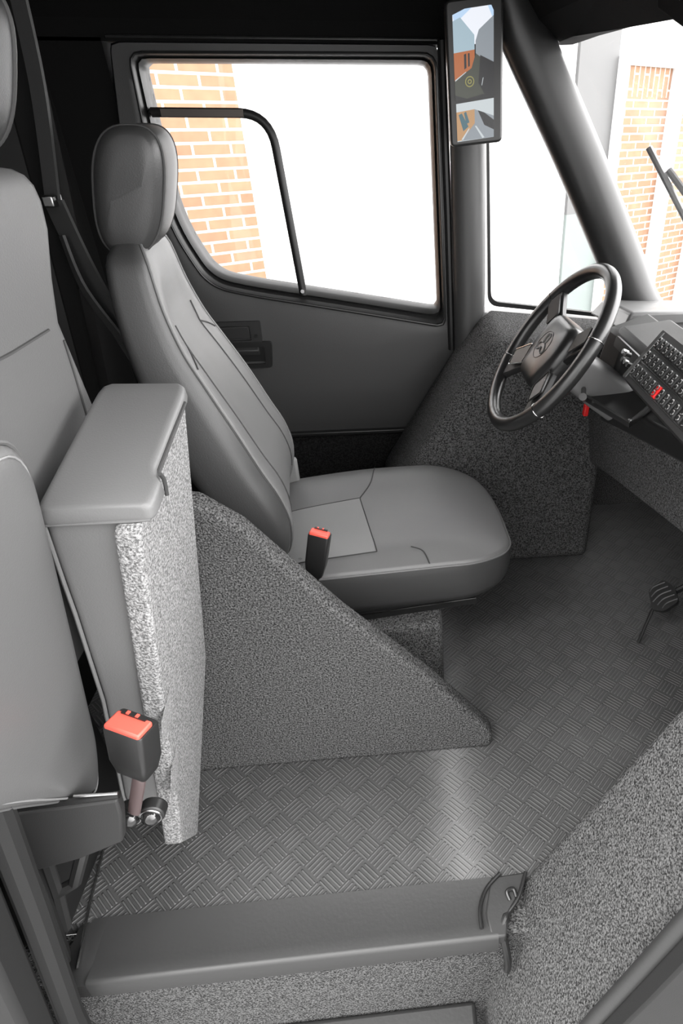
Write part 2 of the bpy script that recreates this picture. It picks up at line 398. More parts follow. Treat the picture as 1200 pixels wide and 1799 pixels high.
# skin between outer outline and window opening, with a slight bow inwards below the sill
def setY(ps, y): return [Vector((p.x, y, p.z)) for p in ps]
mb = MB(); rings = [setY(ou, YD + 0.05), setY(ou, YD + 0.004)]
for t in (0.15, 0.4, 0.7, 0.9, 1.0):
    rings.append([Vector((a.x + (b.x - a.x) * t, YD - 0.012 * (1 if t < 1 else 0.4), a.z + (b.z - a.z) * t)) for a, b in zip(ou, so_)])
rings.append(setY(so_, YD + 0.03))
mb.loft(rings, caps=False); mb.build('panel', M['doorskin'], door, angle=50)
mb = MB()
mid = [a + (b - a) * 0.45 for a, b in zip(so_, gi)]
mb.loft([setY(so_, YD - 0.012), setY([a + (b - a) * 0.12 for a, b in zip(so_, gi)], YD - 0.020), setY([a + (b - a) * 0.28 for a, b in zip(so_, gi)], YD - 0.012),
         setY(mid, YD + 0.002), setY([a + (b - a) * 0.6 for a, b in zip(so_, gi)], YD - 0.006), setY([a + (b - a) * 0.85 for a, b in zip(so_, gi)], YD + 0.006), setY(gi, YD + 0.02), setY(gi, YD + 0.05), setY(so_, YD + 0.05)], caps=False)
mb.build('window_seal', M['seal'], door, angle=60)
MB().tube(setY(so_, YD - 0.013), 0.005, 8, True).build('seal_lip', M['satin'], door)
MB().prism(setY(Gi, YD + 0.035), (0, 0.005, 0)).build('pane', M['glass'], door, smooth=False)
# opening quarter frame inside the window
bar = round_poly([(-0.648, YD - 0.004, 1.365), (-0.648, YD - 0.004, 1.366), (-0.33, YD - 0.004, 1.364), (-0.303, YD - 0.004, 0.872), (-0.303, YD - 0.004, 0.871)], [0, 0, 0.085, 0, 0], 8)
bar = [p for i, p in enumerate(bar) if i == 0 or (p - bar[i - 1]).length > 1e-4]
MB().tube(bar, 0.0125, 10, flat=0.75, up=(0, 1, 0)).build('vent_frame', M['seal'], door)
MB().prism([(-0.62, YD - 0.018, 1.356), (-0.40, YD - 0.018, 1.355), (-0.40, YD - 0.018, 1.373), (-0.62, YD - 0.018, 1.374)], (0, 0.006, 0)).build('vent_channel', M['aluminium'], door, smooth=False)
MB().cyl((-0.303, YD - 0.02, 0.885), (-0.303, YD - 0.01, 0.885), 0.006, 10).build('screw', M['chrome'], door)
# handle: recess plate, lever plate, pull cup
hp = MB(); hp.ring_prism(round_poly(xz([(-0.68, 0.795), (-0.452, 0.795), (-0.456, 0.722), (-0.68, 0.722)], YD - 0.022), 0.006, 3), round_poly(xz([(-0.665, 0.782), (-0.487, 0.782), (-0.489, 0.733), (-0.665, 0.733)], YD - 0.022), 0.004, 3), (0, 0.016, 0))
hp.build('handle_surround', M['darkplastic'], door)
hl = MB().box((-0.66, YD - 0.019, 0.737), (-0.492, YD - 0.012, 0.778)).build('handle', M['darkplastic'], door, bevel=0.003)
MB().cyl((-0.470, YD - 0.028, 0.748), (-0.470, YD - 0.02, 0.748), 0.005, 12).build('lock_button', M['blackplastic'], door)
cup = MB(); cup.ring_prism(round_poly(xz([(-0.68, 0.728), (-0.425, 0.728), (-0.436, 0.640), (-0.68, 0.640)], YD - 0.024), 0.012, 4), round_poly(xz([(-0.67, 0.712), (-0.452, 0.712), (-0.455, 0.652), (-0.67, 0.652)], YD - 0.024), 0.008, 4), (0, 0.02, 0))
cup.build('pull_cup', M['blackplastic'], door)
MB().box((-0.67, YD - 0.0150, 0.66), (-0.45, YD - 0.0125, 0.712)).build('cup_liner', M['black'], door, smooth=False)
MB().prism([(-0.67, YD - 0.026, 0.70), (-0.67, YD - 0.012, 0.718), (-0.67, YD - 0.012, 0.683), (-0.67, YD - 0.022, 0.683)], (0.2, 0, 0)).build('pull_bar', M['darkplastic'], door, bevel=0.003)
# sill trim under the door
struct(MB().box((-0.735, 2.085, 0.372), (0.02, 2.115, 0.388)).build('trim_4', M['black'], bevel=0.004))
# bright roof gutter strip
struct(MB().tube([(-0.72, 2.096, 1.532), (0.15, 2.096, 1.532)], 0.004, 8).build('trim_5', M['satin']))

# door pillar between the two side windows
struct(MB().tube([(0.236, 2.075, 0.66), (0.234, 2.075, 0.9), (0.226, 2.075, 1.3), (0.215, 2.075, 1.6)], 0.052, 24, flat=0.8, up=(0, 1, 0)).build('trim_6', M['pillar']))
struct(MB().tube([(0.176, 2.088, 0.68), (0.168, 2.088, 1.1), (0.155, 2.088, 1.53)], 0.012, 10).build('trim_7', M['seal']))
# quarter window
qw = root('window_1', (0.42, 2.1, 0.8), 'slanted quarter window between door pillar and windscreen pillar', 'window'); struct(qw)
qi = round_poly([(0.283, 2.085, 1.52), (0.309, 2.085, 0.838), (0.74, 2.085, 0.782), (0.78, 2.085, 0.85), (0.43, 2.085, 1.52)], [0.01, 0.03, 0.05, 0.03, 0.01], 5)
qc = sum(qi, Vector()) / len(qi)
qo = [p + (p - qc).normalized() * 0.016 for p in qi]
MB().ring_prism(qo, qi, (0, 0.02, 0)).build('frame', M['seal'], qw)
MB().prism([p + Vector((0, 0.008, 0)) for p in qi], (0, 0.004, 0)).build('pane', M['glass'], qw, smooth=False)
struct(MB().prism(xz([(0.255, 0.812), (0.70, 0.765), (0.70, 0.70), (0.255, 0.70)], 2.05), (0, 0.1, 0)).build('trim_8', M['greyplastic'], bevel=0.012))
# windscreen pillar: thick padded tube
ap = [(0.905, 1.93, 0.70), (0.775, 1.945, 0.83), (0.685, 1.955, 0.99), (0.53, 1.965, 1.26), (0.40, 1.97, 1.47), (0.325, 1.975, 1.60), (0.28, 1.975, 1.70)]
ap = smooth_poly(ap, False, 5)
struct(MB().tube(ap, [0.072 - 0.008 * i / len(ap) for i in range(len(ap))], 28, flat=0.8, up=(0, 1, 0)).build('trim_9', M['satin']))
# windscreen
WS = [(0.86, 1.93), (0.90, 1.5), (0.93, 1.0), (0.94, 0.45)]
ws = root('window_2', (0.9, 1.2, 0.85), 'large raked windscreen at the front of the cab', 'windscreen'); struct(ws)
def ws_at(y, z):
    b = interp([(0.45, 0.945), (1.0, 0.93), (1.5, 0.90), (1.93, 0.86)], y); return b - (z - 0.83) * 0.60
mb = MB(); ys = [0.45, 0.75, 1.0, 1.25, 1.5, 1.75, 1.93]
mb.loft([[(ws_at(y, z), y, z) for z in (0.84, 1.1, 1.35, 1.54)] for y in ys], caps=False, closed=False)
w = mb.build('pane', M['glass'], ws); w.modifiers.new('thick', 'SOLIDIFY').thickness = 0.006
struct(MB().loft([[(ws_at(y, 1.50) - 0.012, y, 1.518 - 0.030 * min(1, max(0, (1.83 - y) / 0.67))), (ws_at(y, 1.50) + 0.05, y, 1.52), (ws_at(y, 1.5) + 0.05, y, 1.72), (ws_at(y, 1.5) - 0.2, y, 1.72), (ws_at(y, 1.5) - 0.075, y, 1.56)] for y in (0.45, 0.8, 1.16, 1.5, 1.83, 2.05)]).build('trim_10', M['headliner'], smooth=False))
MB().tube([(ws_at(y, 0.845), y, 0.845) for y in ys], 0.012, 8).build('seal_strip', M['seal'], ws)

# ------------------------------------------------------------------ carpeted front corners (wheel arches)
prof = [(-0.085, 0.0), (-0.085, 0.26), (-0.06, 0.30), (0.188, 0.689), (0.265, 0.795), (0.31, 0.812), (0.70, 0.77), (0.64, 0.40), (0.638, 0.0)]
arch = MB().prism([(x, 1.75, z) for x, z in prof], (0, 0.345, 0)).build('wheel_arch', M['carpet'], bevel=0.028, segs=4)
tag(arch, 'dark carpeted wheel arch box below the quarter window by the far door', 'wheel arch')
nprof = [(0.095, -0.62), (0.128, -0.25), (0.20, -0.02), (0.585, 0.79), (0.62, 0.82), (0.90, 0.82), (0.90, -0.62)]
na = MB().prism([(x, 0.36, z) for x, z in nprof], (0, 0.314, 0)).build('wheel_arch', M['carpet'], bevel=0.02, segs=4)
tag(na, 'big sloping carpeted wheel arch at the near doorway, right of the step', 'wheel arch')
# near door frame: rubber rim and outer panel
dl = smooth_poly([(0.155, 0.366, -0.22), (0.200, 0.366, -0.05), (0.243, 0.366, 0.12), (0.297, 0.370, 0.285), (0.342, 0.372, 0.435), (0.43, 0.38, 0.70)], False, 5)
struct(MB().tube(dl, 0.012, 12).build('trim_11', M['rubber']))
struct(MB().prism([(0.160, 0.372, -0.22), (0.205, 0.372, -0.05), (0.248, 0.372, 0.12), (0.302, 0.374, 0.285), (0.347, 0.376, 0.435), (0.40, 0.38, 0.60), (0.9, 0.38, 0.60), (0.9, 0.32, -0.6), (0.1, 0.32, -0.6)], (0, -0.04, 0)).build('trim_12', M['trimblack'], bevel=0.004))

# ------------------------------------------------------------------ entrance step
sill = root('door_sill', (-0.25, 0.60, 0.0), 'dark rubber door sill along the edge of the treadplate floor', 'sill')
MB().loft([[(x, 0.668, 0.004), (x, 0.655, 0.002), (x, 0.585, -0.004), (x, 0.563, 0.001), (x, 0.556, -0.001), (x, 0.5535, -0.006), (x, 0.552, -0.048), (x, 0.560, -0.052), (x, 0.668, -0.03)] for x in (-0.645, -0.4, -0.15, 0.13)]).build('tread_strip', M['rubber'], sill, angle=60)
MB().prism([(0.128, 0.668, 0.004), (0.205, 0.672, 0.004), (0.185, 0.63, 0.004), (0.160, 0.60, 0.004), (0.150, 0.575, 0.0), (0.145, 0.556, 0.0), (0.115, 0.556, 0.0), (0.11, 0.60, 0.003)], (0, 0, -0.03)).build('end_cap', M['rubber'], sill, bevel=0.004)
arc = smooth_poly([(0.150, 0.672, 0.008), (0.118, 0.645, 0.008), (0.100, 0.61, 0.008), (0.098, 0.572, 0.006)], False, 6)
MB().tube(arc, 0.004, 8).build('seam_bead', M['black'], sill)
MB().tube(smooth_poly([(0.162, 0.618, 0.006), (0.158, 0.632, 0.012), (0.172, 0.636, 0.012), (0.176, 0.622, 0.008)], False, 5), 0.004, 8).build('striker_loop', M['black'], sill)
MB().tube(smooth_poly([(0.204, 0.668, 0.01), (0.180, 0.622, 0.006), (0.150, 0.592, 0.0), (0.140, 0.572, -0.012), (0.146, 0.552, -0.05), (0.150, 0.545, -0.085), (0.149, 0.545, -0.118)], False, 6), [0.004] * 12 + [0.008] * 25, 10).build('check_strap', M['seal'], sill)
cor = MB().loft([[(-0.645, 0.668, 0.004), (-0.645, 0.585, -0.004), (-0.645, 0.554, -0.006), (-0.645, 0.554, -0.05), (-0.645, 0.66, -0.03)], [(-0.668, 0.668, 0.003), (-0.672, 0.58, -0.002), (-0.672, 0.556, -0.008), (-0.672, 0.556, -0.055), (-0.668, 0.66, -0.03)],
                 [(-0.70, 0.66, -0.01), (-0.71, 0.58, -0.02), (-0.712, 0.56, -0.03), (-0.712, 0.56, -0.09), (-0.70, 0.66, -0.05)]]).build('corner_fold', M['rubber'], sill)
struct(MB().box((-0.95, 0.575, -0.60), (0.20, 0.66, -0.035)).build('wall_step_riser', M['carpet'], smooth=False))
st = MB().box((-0.9, 0.28, -0.37), (0.09, 0.574, -0.335)).build('entrance_step', M['rubber'], bevel=0.01)
tag(st, 'black lower entrance step at the foot of the carpeted riser', 'step')
# near rear pillar of the doorway (bottom left)
struct(MB().prism([(-0.55, 0.50, 0.66), (-0.672, 0.50, -0.02), (-0.69, 0.5, -0.5), (-1.05, 0.5, -0.5), (-1.05, 0.5, 0.66)], (0, -0.06, 0)).build('trim_13', M['trimblack'], bevel=0.01))
struct(MB().tube([(-0.535, 0.515, 0.68), (-0.59, 0.515, 0.36), (-0.655, 0.515, 0.0), (-0.67, 0.515, -0.12)], 0.020, 10).build('trim_14', M['trimblack']))
struct(MB().tube([(-0.672, 0.53, -0.01), (-0.690, 0.53, -0.10), (-0.72, 0.53, -0.30)], 0.012, 10).build('trim_15', M['stalk']))

# ------------------------------------------------------------------ driver's seat
TH = radians(7); SO = Vector((-0.06, 1.45, 0))
def SL(u, v, z): return Vector((SO.x + u * cos(TH) - v * sin(TH), SO.y + u * sin(TH) + v * cos(TH), z))
seat = root('driver_seat', (-0.06, 1.45, 0.0), 'grey vinyl driver seat facing the steering wheel, with big headrest', 'seat')
# cushion
cu_out = round_poly([(-0.30, -0.245, 0), (0.20, -0.270, 0), (0.302, -0.215, 0), (0.318, 0.0, 0), (0.300, 0.16, 0), (0.20, 0.25, 0), (-0.05, 0.272, 0), (-0.30, 0.245, 0)], [0.05, 0.06, 0.07, 0.12, 0.12, 0.14, 0.1, 0.06], 7)
def densify(poly, step):
    out = []
    for i, p in enumerate(poly):
        q = poly[(i + 1) % len(poly)]; m = max(1, int((q - p).length / step))
        if (q - p).length > 1e-6: out += [p + (q - p) * (k / m) for k in range(m)]
    return out
cu_out = densify(cu_out, 0.018)
def crown(u, v, s):
    z = 0.430 + 0.030 * (1 - s ** 2.6)
    z -= 0.020 * max(0, (u - 0.12) / 0.2) ** 2                      # front falls away
    z += 0.010 * math.exp(-((abs(v) - 0.20) / 0.05) ** 2) * (1 - s ** 6) * (1 if u < 0.1 else max(0, 1 - (u - 0.1) / 0.12))
    z -= 0.006 * math.exp(-(v / 0.14) ** 2 - ((u + 0.15) / 0.12) ** 2)
    return z
secs = []
for k, (sc, zz) in enumerate([(0.60, 0.296), (0.86, 0.292), (0.955, 0.302), (0.985, 0.325), (1.0, 0.365), (1.004, 0.40), (1.0, 0.420)]):
    secs.append([SL(p.x * sc, p.y * sc, zz - 0.020 * max(0, (p.x - 0.12) / 0.2) ** 2 * (zz > 0.33)) for p in cu_out])
for sc in (0.985, 0.965, 0.94, 0.91, 0.88, 0.85, 0.81, 0.77, 0.73, 0.68, 0.63, 0.57, 0.51, 0.45, 0.38, 0.31, 0.24, 0.16, 0.08, 0.03):
    secs.append([SL(p.x * sc, p.y * sc, crown(p.x * sc, p.y * sc, sc)) for p in cu_out])
nq = len(cu_out)
MB().loft(secs).build('cushion', M['leather'], seat, angle=60, mats=[M['leather'], M['leather_shaded']], midx=[1 if i // nq < 6 else 0 for i in range(nq * (len(secs) - 1))] + [1, 0])
def cu_s(u, v):
    d = Vector((u, v, 0)); n = len(cu_out); best = 9
    if d.length < 1e-6: return 0
    for i in range(n):
        p, q = cu_out[i], cu_out[(i + 1) % n]; e = q - p; den = u * e.y - v * e.x
        if abs(den) < 1e-12: continue
        t = (p.x * e.y - p.y * e.x) / den; s_ = (p.x * v - p.y * u) / den
        if t > 0 and -1e-9 <= s_ <= 1 + 1e-9: best = min(best, t)
    return 1 / best
def cu_pt(u, v, lift=0.0):
    s = min(cu_s(u, v), 0.99); return SL(u, v, crown(u, v, s) + lift)
def seam_on_cushion(pts, name='seam', r=0.0016, mat='seam'):
    P = smooth_poly([(a, b, 0) for a, b in pts], False, 8)
    return MB().tube([cu_pt(p.x, p.y, 0.0014) for p in P], r, 6).build(name, M[mat], seat)
MB().tube([SL(p.x * 0.996, p.y * 0.996, 0.4225 - 0.020 * max(0, (p.x - 0.12) / 0.2) ** 2) for p in cu_out], 0.0032, 8, True).build('piping', M['leather'], seat)
ins = MB(); g_ = [[(-0.27 + (0.20 if j == 0 else 0.20 + 0.02 * j / 8) * i / 10, 0.050 - 0.255 * j / 8) for i in range(11)] for j in range(9)]
ins.loft([[cu_pt(u, v, 0.0016) for u, v in row] for row in g_], caps=False, closed=False)
ins.build('insert', M['leather_light'], seat)
seam_on_cushion([(-0.27, 0.050), (-0.17, 0.050), (-0.072, 0.050)]); seam_on_cushion([(-0.070, 0.050), (-0.06, -0.08), (-0.050, -0.205)]); seam_on_cushion([(-0.25, -0.205), (-0.05, -0.205)])
seam_on_cushion([(-0.070, 0.050), (-0.040, 0.11), (-0.022, 0.17), (-0.008, 0.262)]); seam_on_cushion([(0.035, -0.205), (0.062, -0.222), (0.072, -0.258)])
# backrest
uf_t = [(0.44, -0.275), (0.50, -0.245), (0.57, -0.232), (0.64, -0.245), (0.70, -0.270), (0.80, -0.310), (0.90, -0.355), (0.96, -0.382), (1.04, -0.405), (1.12, -0.418), (1.165, -0.430)]
ub_t = [(0.44, -0.300), (0.50, -0.335), (0.57, -0.375), (0.67, -0.425), (0.80, -0.465), (0.90, -0.487), (1.04, -0.502), (1.12, -0.500), (1.165, -0.485)]
hw_t = [(0.44, 0.215), (0.50, 0.238), (0.57, 0.250), (0.65, 0.252), (0.80, 0.237), (0.90, 0.216), (1.0, 0.188), (1.08, 0.160), (1.14, 0.135), (1.165, 0.115)]
NPHI = 64
def back_pt(z, phi, ex=5.0, grow=0.0):
    uf, ub, hw = interp_s(uf_t, z), interp_s(ub_t, z), interp_s(hw_t, z)
    c, s = cos(phi), sin(phi)
    cx = (abs(c) ** (2 / ex)) * (1 if c >= 0 else -1); sy = (abs(s) ** (2 / ex)) * (1 if s >= 0 else -1)
    u = (uf + ub) / 2 + cx * ((uf - ub) / 2 + grow); v = sy * (hw + grow)
    if cx > 0:   # dished centre between bolsters
        u -= 0.020 * cx * math.exp(-(v / (hw * 0.62)) ** 4) * min(1, max(0, (1.12 - z) / 0.1))
        u += 0.010 * cx * math.exp(-(v / (hw * 0.5)) ** 2 - ((z - 0.62) / 0.10) ** 2)
    return SL(u, v, z)
zs = [0.44, 0.447, 0.46, 0.48] + [0.50 + 0.02 * i for i in range(32)] + [1.135, 1.148, 1.157, 1.163, 1.166]
secs = []
for z in zs:
    sh = 1.0
    if z < 0.48: sh = sqrt(max(0.05, 1 - ((0.48 - z) / 0.041) ** 2))
    if z > 1.125: sh = sqrt(max(0.03, 1 - ((z - 1.125) / 0.0415) ** 2))
    cen = back_pt(z, 0) * 0.5 + back_pt(z, pi) * 0.5
    secs.append([cen + (back_pt(z, 2 * pi * k / NPHI) - cen) * sh for k in range(NPHI)])
MB().loft(secs).build('backrest', M['leather'], seat, angle=70, mats=[M['leather'], M['leather_shaded']], midx=[1 if 7 <= i % NPHI < 57 else 0 for i in range(NPHI * (len(secs) - 1))] + [1, 1])
def front_pt(z, v, lift=0.001):
    """Point of the backrest's front at side offset v."""
    lo, hi = -pi / 2, pi / 2
    for _ in range(40):
        m = (lo + hi) / 2; p = back_pt(z, m); vv = -(p.x - SO.x) * sin(TH) + (p.y - SO.y) * cos(TH)
        lo, hi = (m, hi) if vv < v else (lo, m)
    return back_pt(z, lo, grow=lift)
for i0 in (7, 57):
    path = []
    for ring in secs[3:]:
        c = sum(ring, Vector()) / NPHI; path.append(ring[i0] + (ring[i0] - c).normalized() * 0.0008)
    MB().tube(path, 0.0035, 8).build('piping', M['leather'], seat)
    i1 = i0 + (1 if i0 == 7 else -1); path = []
    for ring in secs[3:-1]:
        c = sum(ring, Vector()) / NPHI; path.append(ring[i1] + (ring[i1] - c).normalized() * 0.0006)
    MB().tube(path, 0.0012, 6).build('seam', M['seam'], seat)
def seam_on_back(pts):
    P = smooth_poly([(a, b, 0) for a, b in pts], False, 8)
    MB().tube([front_pt(p.x, p.y) for p in P], 0.0018, 6).build('seam', M['seam'], seat)
for q in (-1, 1):
    seam_on_back([(0.955, q * 0.10), (0.85, q * 0.115), (0.70, q * 0.125), (0.54, q * 0.13)])
    seam_on_back([(0.955, q * 0.10), (0.942, q * 0.13), (0.925, q * 0.158)])
    seam_on_back([(0.955, q * 0.10), (0.975, q * 0.104), (1.00, q * 0.106)])
# headrest: piped end panels with a wrap between
def head_secs(c, ax_v, ax_u, hv, hu, hz, n=48):
    out = []
    for t, sc in [(-1.0, 0.10), (-0.985, 0.45), (-0.94, 0.70), (-0.86, 0.85), (-0.74, 0.94), (-0.55, 1.0), (0, 1.04), (0.55, 1.0), (0.74, 0.94), (0.86, 0.85), (0.94, 0.70), (0.985, 0.45), (1.0, 0.10)]:
        ring = []
        for k in range(n):
            q = 2 * pi * k / n; a, b = cos(q), sin(q)
            x = abs(a) ** 0.72 * (1 if a >= 0 else -1); z = abs(b) ** 0.72 * (1 if b >= 0 else -1)
            lean = -0.055 * (-z * 0.5) - 0.014
            ring.append(c + ax_v * hv * t + ax_u * (hu * x * sc * (1 + 0.05 * z) + lean) + Vector((0, 0, hz * z * (0.9 + 0.1 * sc) * (1 if sc > 0.8 else sc / 0.8))))
        out.append(ring)
    return out
hu_ax, hv_ax = Vector((cos(TH), sin(TH), 0)), Vector((-sin(TH), cos(TH), 0))
hs = head_secs(SL(-0.420, 0.0, 1.236), hv_ax, hu_ax, 0.098, 0.064, 0.106)
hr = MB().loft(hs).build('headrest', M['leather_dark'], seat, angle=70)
for idx in (4, 8):
    MB().tube([p + hv_ax * (-0.001 if idx == 4 else 0.001) for p in hs[idx]], 0.0026, 8, True).build('headrest_piping', M['seam'], seat)
MB().cyl(SL(-0.455, -0.04, 1.10), SL(-0.45, -0.04, 1.15), 0.007, 10).build('headrest_post', M['chrome'], seat)
MB().cyl(SL(-0.455, 0.04, 1.10), SL(-0.45, 0.04, 1.15), 0.007, 10).build('headrest_post', M['chrome'], seat)
MB().obox(SL(-0.27, -0.03, 0.36), (hu_ax, hv_ax, (0, 0, 1)), (0.04, 0.16, 0.04)).build('hinge_block', M['leather_dark'], seat, bevel=0.02)
MB().obox(SL(-0.265, 0.225, 0.47), (hu_ax, hv_ax, (0, 0, 1)), (0.03, 0.012, 0.045)).build('recliner_cover', M['leather_light'], seat, bevel=0.008)
# slide frame below
fr = MB()
for v in (-0.205, 0.20): fr.obox(SL(0.0, v, 0.262), (hu_ax, hv_ax, (0, 0, 1)), (0.205, 0.013, 0.017))
fr.obox(SL(0.19, 0, 0.272), (hu_ax, hv_ax, (0, 0, 1)), (0.012, 0.2, 0.012)); fr.obox(SL(-0.02, 0, 0.285), (hu_ax, hv_ax, (0, 0, 1)), (0.2, 0.19, 0.008))
fr.build('slide_frame', M['black'], seat, bevel=0.002)
MB().tube([SL(-0.2, -0.2195, 0.268), SL(0.2, -0.2195, 0.268)], 0.0022, 6).build('slide_rail', M['chrome'], seat)
# pedestal
ped = MB().box((-0.50, 1.19, 0.0), (0.072, 1.70, 0.243)).build('seat_pedestal', M['carpet'], bevel=0.018, segs=3)
tag(ped, 'dark carpeted box on the floor carrying the driver seat', 'pedestal')

# carpeted divider beside the driver's seat
wedge = MB().prism([(-0.66, 0.985, 0.0), (0.178, 0.985, 0.0), (0.178, 0.985, 0.045), (0.165, 0.985, 0.075), (0.03, 0.985, 0.262), (-0.152, 0.985, 0.480), (-0.315, 0.985, 0.708), (-0.385, 0.985, 0.768), (-0.515, 0.985, 0.785), (-0.520, 0.985, 0.60), (-0.66, 0.985, 0.60)], (0, 0.05, 0)).build('divider_panel', M['carpet'], bevel=0.014, segs=4)
tag(wedge, 'triangular carpeted divider panel on the floor beside the driver seat', 'panel')

# ------------------------------------------------------------------ belt buckles
def buckle(name, top, axis, wide, size, label, stalk_end, stalk_mat, parts=True):
    """top = centre of the top face, axis points up along the body, wide = direction of its long side."""
    a = Vector(axis).normalized(); w_ = Vector(wide); w_ = (w_ - a * w_.dot(a)).normalized(); d = a.cross(w_)
    L, hw, hd = size; top = Vector(top)
    r = root(name, Vector(stalk_end), label, 'seat belt buckle', 'seat belt buckles')
    mb = MB(); out = [(-hw, -hd), (hw, -hd), (hw, hd), (-hw, hd)]
    secs = []
    for t, s in [(0.0, 0.96), (0.02, 1.0), (0.65, 0.98), (0.92, 0.80), (1.0, 0.55)]:
        ring = round_poly([top - a * (L * t) + w_ * (x * s) + d * (y * s) for x, y in out], 0.006, 4); secs.append(ring)
    mb.loft(secs).build('housing', M['blackplastic'], r, angle=40)
    # red push button wraps over the top, with the tongue slot at the back edge
    bt = MB().obox(top + a * 0.001 + d * (-hd * 0.22), (w_, d, a), (hw * 0.90, hd * 0.74, 0.006)).build('release_button', M['red'], r, bevel=0.003)
    sl = MB().obox(top + a * 0.0075 + d * (hd * 0.42), (w_, d, a), (hw * 0.62, hd * 0.16, 0.002)).build('tongue_slot', M['black'], r, smooth=False)
    for x in (-0.30, 0.18):
        MB().obox(top + a * 0.0085 + d * (hd * 0.40) + w_ * (x * hw), (w_, d, a), (hw * 0.07, hd * 0.13, 0.003)).build('latch_tooth', M['red'], r, smooth=False)
    b0 = top - a * L * 0.95
    MB().tube(smooth_poly([b0, b0 - a * 0.02, (b0 - a * 0.02) * 0.4 + Vector(stalk_end) * 0.6, Vector(stalk_end)], False, 5), 0.011, 10, flat=0.55, up=tuple(d)).build('stalk', M[stalk_mat], r)
    return r
buckle('seat_belt_buckle', (-0.200, 1.150, 0.575), (0.22, -0.02, 0.97), (0.97, -0.22, 0), (0.125, 0.024, 0.014), 'black seat belt buckle with red button beside the driver seat cushion', (-0.262, 1.16, 0.36), 'blackplastic')
B1 = buckle('seat_belt_buckle', (-0.405, 0.610, 0.635), (0.16, 0.03, 0.97), (0.93, -0.36, -0.10), (0.105, 0.031, 0.020), 'black seat belt buckle with red button below the folded middle seat', (-0.470, 0.628, 0.405), 'stalk')
# anchors bolted to the seat bracket
for (x, lab) in ((-0.482, 'shiny anchor bolt under the red buckle stalk'), (-0.449, 'shiny anchor bolt beside the pale carpet board, without stalk')):
    r = root('anchor_bolt', (x, 0.63, 0.385), lab, 'bolt', 'belt anchor bolts')
    MB().cyl((x, 0.652, 0.385), (x, 0.630, 0.385), 0.021, 20).build('anchor_tab', M['blackplastic'], r, bevel=0.003)
    c = Vector((x, 0.630, 0.385)); ax_ = Vector((0, -1, 0))
    MB().loft([[c + ax_ * d + Vector((cos(2 * pi * k / 20), 0, sin(2 * pi * k / 20))) * q for k in range(20)] for d, q in ((0, 0.0145), (0.005, 0.0145), (0.010, 0.012), (0.013, 0.007), (0.014, 0.001))]).build('bolt_head', M['gloss'], r)
    MB().tube([Vector((x + 0.0165 * cos(q), 0.629, 0.385 + 0.0165 * sin(q))) for q in [2 * pi * k / 20 for k in range(20)]], 0.002, 6, True).build('washer', M['steel'], r)

# ------------------------------------------------------------------ folded middle seat (leaning)
FX = lambda z: -0.345 - 0.17 * (0.96 - z)
mid = root('folded_middle_seat', (-0.50, 0.84, 0.02), 'middle seat folded upright, grey vinyl with pale carpet board facing forward', 'seat')
# carpet board: front face polygon (y, z), a few cm thick
def tz(y): return 0.918 + (y - 0.73) * 0.31
bd = [(0.712, 0.893), (0.770, 0.903), (0.787, tz(0.787) - 0.012), (0.940, tz(0.94) - 0.012), (0.952, tz(0.95) - 0.02), (0.975, 0.402), (0.822, 0.006), (0.728, 0.135)]
board = MB().prism([(FX(z), y, z) for y, z in bd], (-0.035, 0, 0)).build('carpet_board', M['carpet_pale'], mid, bevel=0.010, segs=3)
# vinyl body, tapering to the bottom
MID_DX = [(0.19, 0.085), (0.30, 0.097), (0.556, 0.099), (0.74, 0.114), (0.86, 0.127), (0.90, 0.130)]
MID_Y1 = [(0.19, 0.86), (0.40, 0.955), (0.6, 0.972), (0.90, 0.976)]
def msec(z, r=0.015):
    f = FX(z); dx = interp(MID_DX, z); y0, y1 = 0.730, interp(MID_Y1, z)
    return round_poly([(f - 0.010, y0, z), (f - 0.010, y1, z), (f - dx, y1, z), (f - dx, y0, z)], [0.006, r, r * 1.6, r], 5)
MB().loft([msec(z) for z in (0.26, 0.30, 0.42, 0.556, 0.65, 0.74, 0.80, 0.86, 0.905)]).build('pad', M['leather'], mid, angle=50)
# sewn cover over the top; its near end folds over the board's front
top_secs = []
for y, k in [(0.7245, 0.35), (0.726, 0.75), (0.732, 0.95), (0.745, 1.0), (0.770, 1.0), (0.784, 1.0), (0.80, 1.0), (0.87, 1.0), (0.93, 1.0), (0.955, 0.97), (0.968, 0.85), (0.974, 0.5)]:
    z1 = tz(y) + 0.004; f = FX(z1) + interp([(0.772, 0.012), (0.790, -0.003)], y); bk = FX(z1) - 0.134; zb = z1 - 0.024
    pts = round_poly([(f + 0.002, y, zb), (f, y, z1), (bk, y, z1 + 0.004), (bk - 0.003, y, zb)], [0.006, 0.010, 0.020, 0.006], 6)
    c = sum(pts, Vector()) / len(pts); top_secs.append([c + (p - c) * (0.72 + 0.28 * k) if k < 1 else p for p in pts])
MB().loft(top_secs).build('top_cover', M['leather'], mid, angle=60)
MB().tube([(FX(0.89) - 0.131, 0.727, 0.897), (FX(0.90) - 0.06, 0.7245, 0.898), (FX(0.9) - 0.012, 0.7245, 0.898), (FX(0.9) + 0.010, 0.726, 0.898)], 0.0022, 8).build('piping', M['leather'], mid)
MB().tube([(FX(z) - interp(MID_DX, z) + 0.003, 0.7285, z) for z in (0.895, 0.80, 0.74, 0.65, 0.556, 0.42, 0.30, 0.265)], 0.003, 8).build('piping', M['leather'], mid)
MB().tube([(FX(z) + 0.001, y, z) for y, z in [(0.795, tz(0.795) - 0.008), (0.87, tz(0.87) - 0.008), (0.945, tz(0.945) - 0.010)]], 0.003, 8).build('cover_hem', M['seam'], mid)
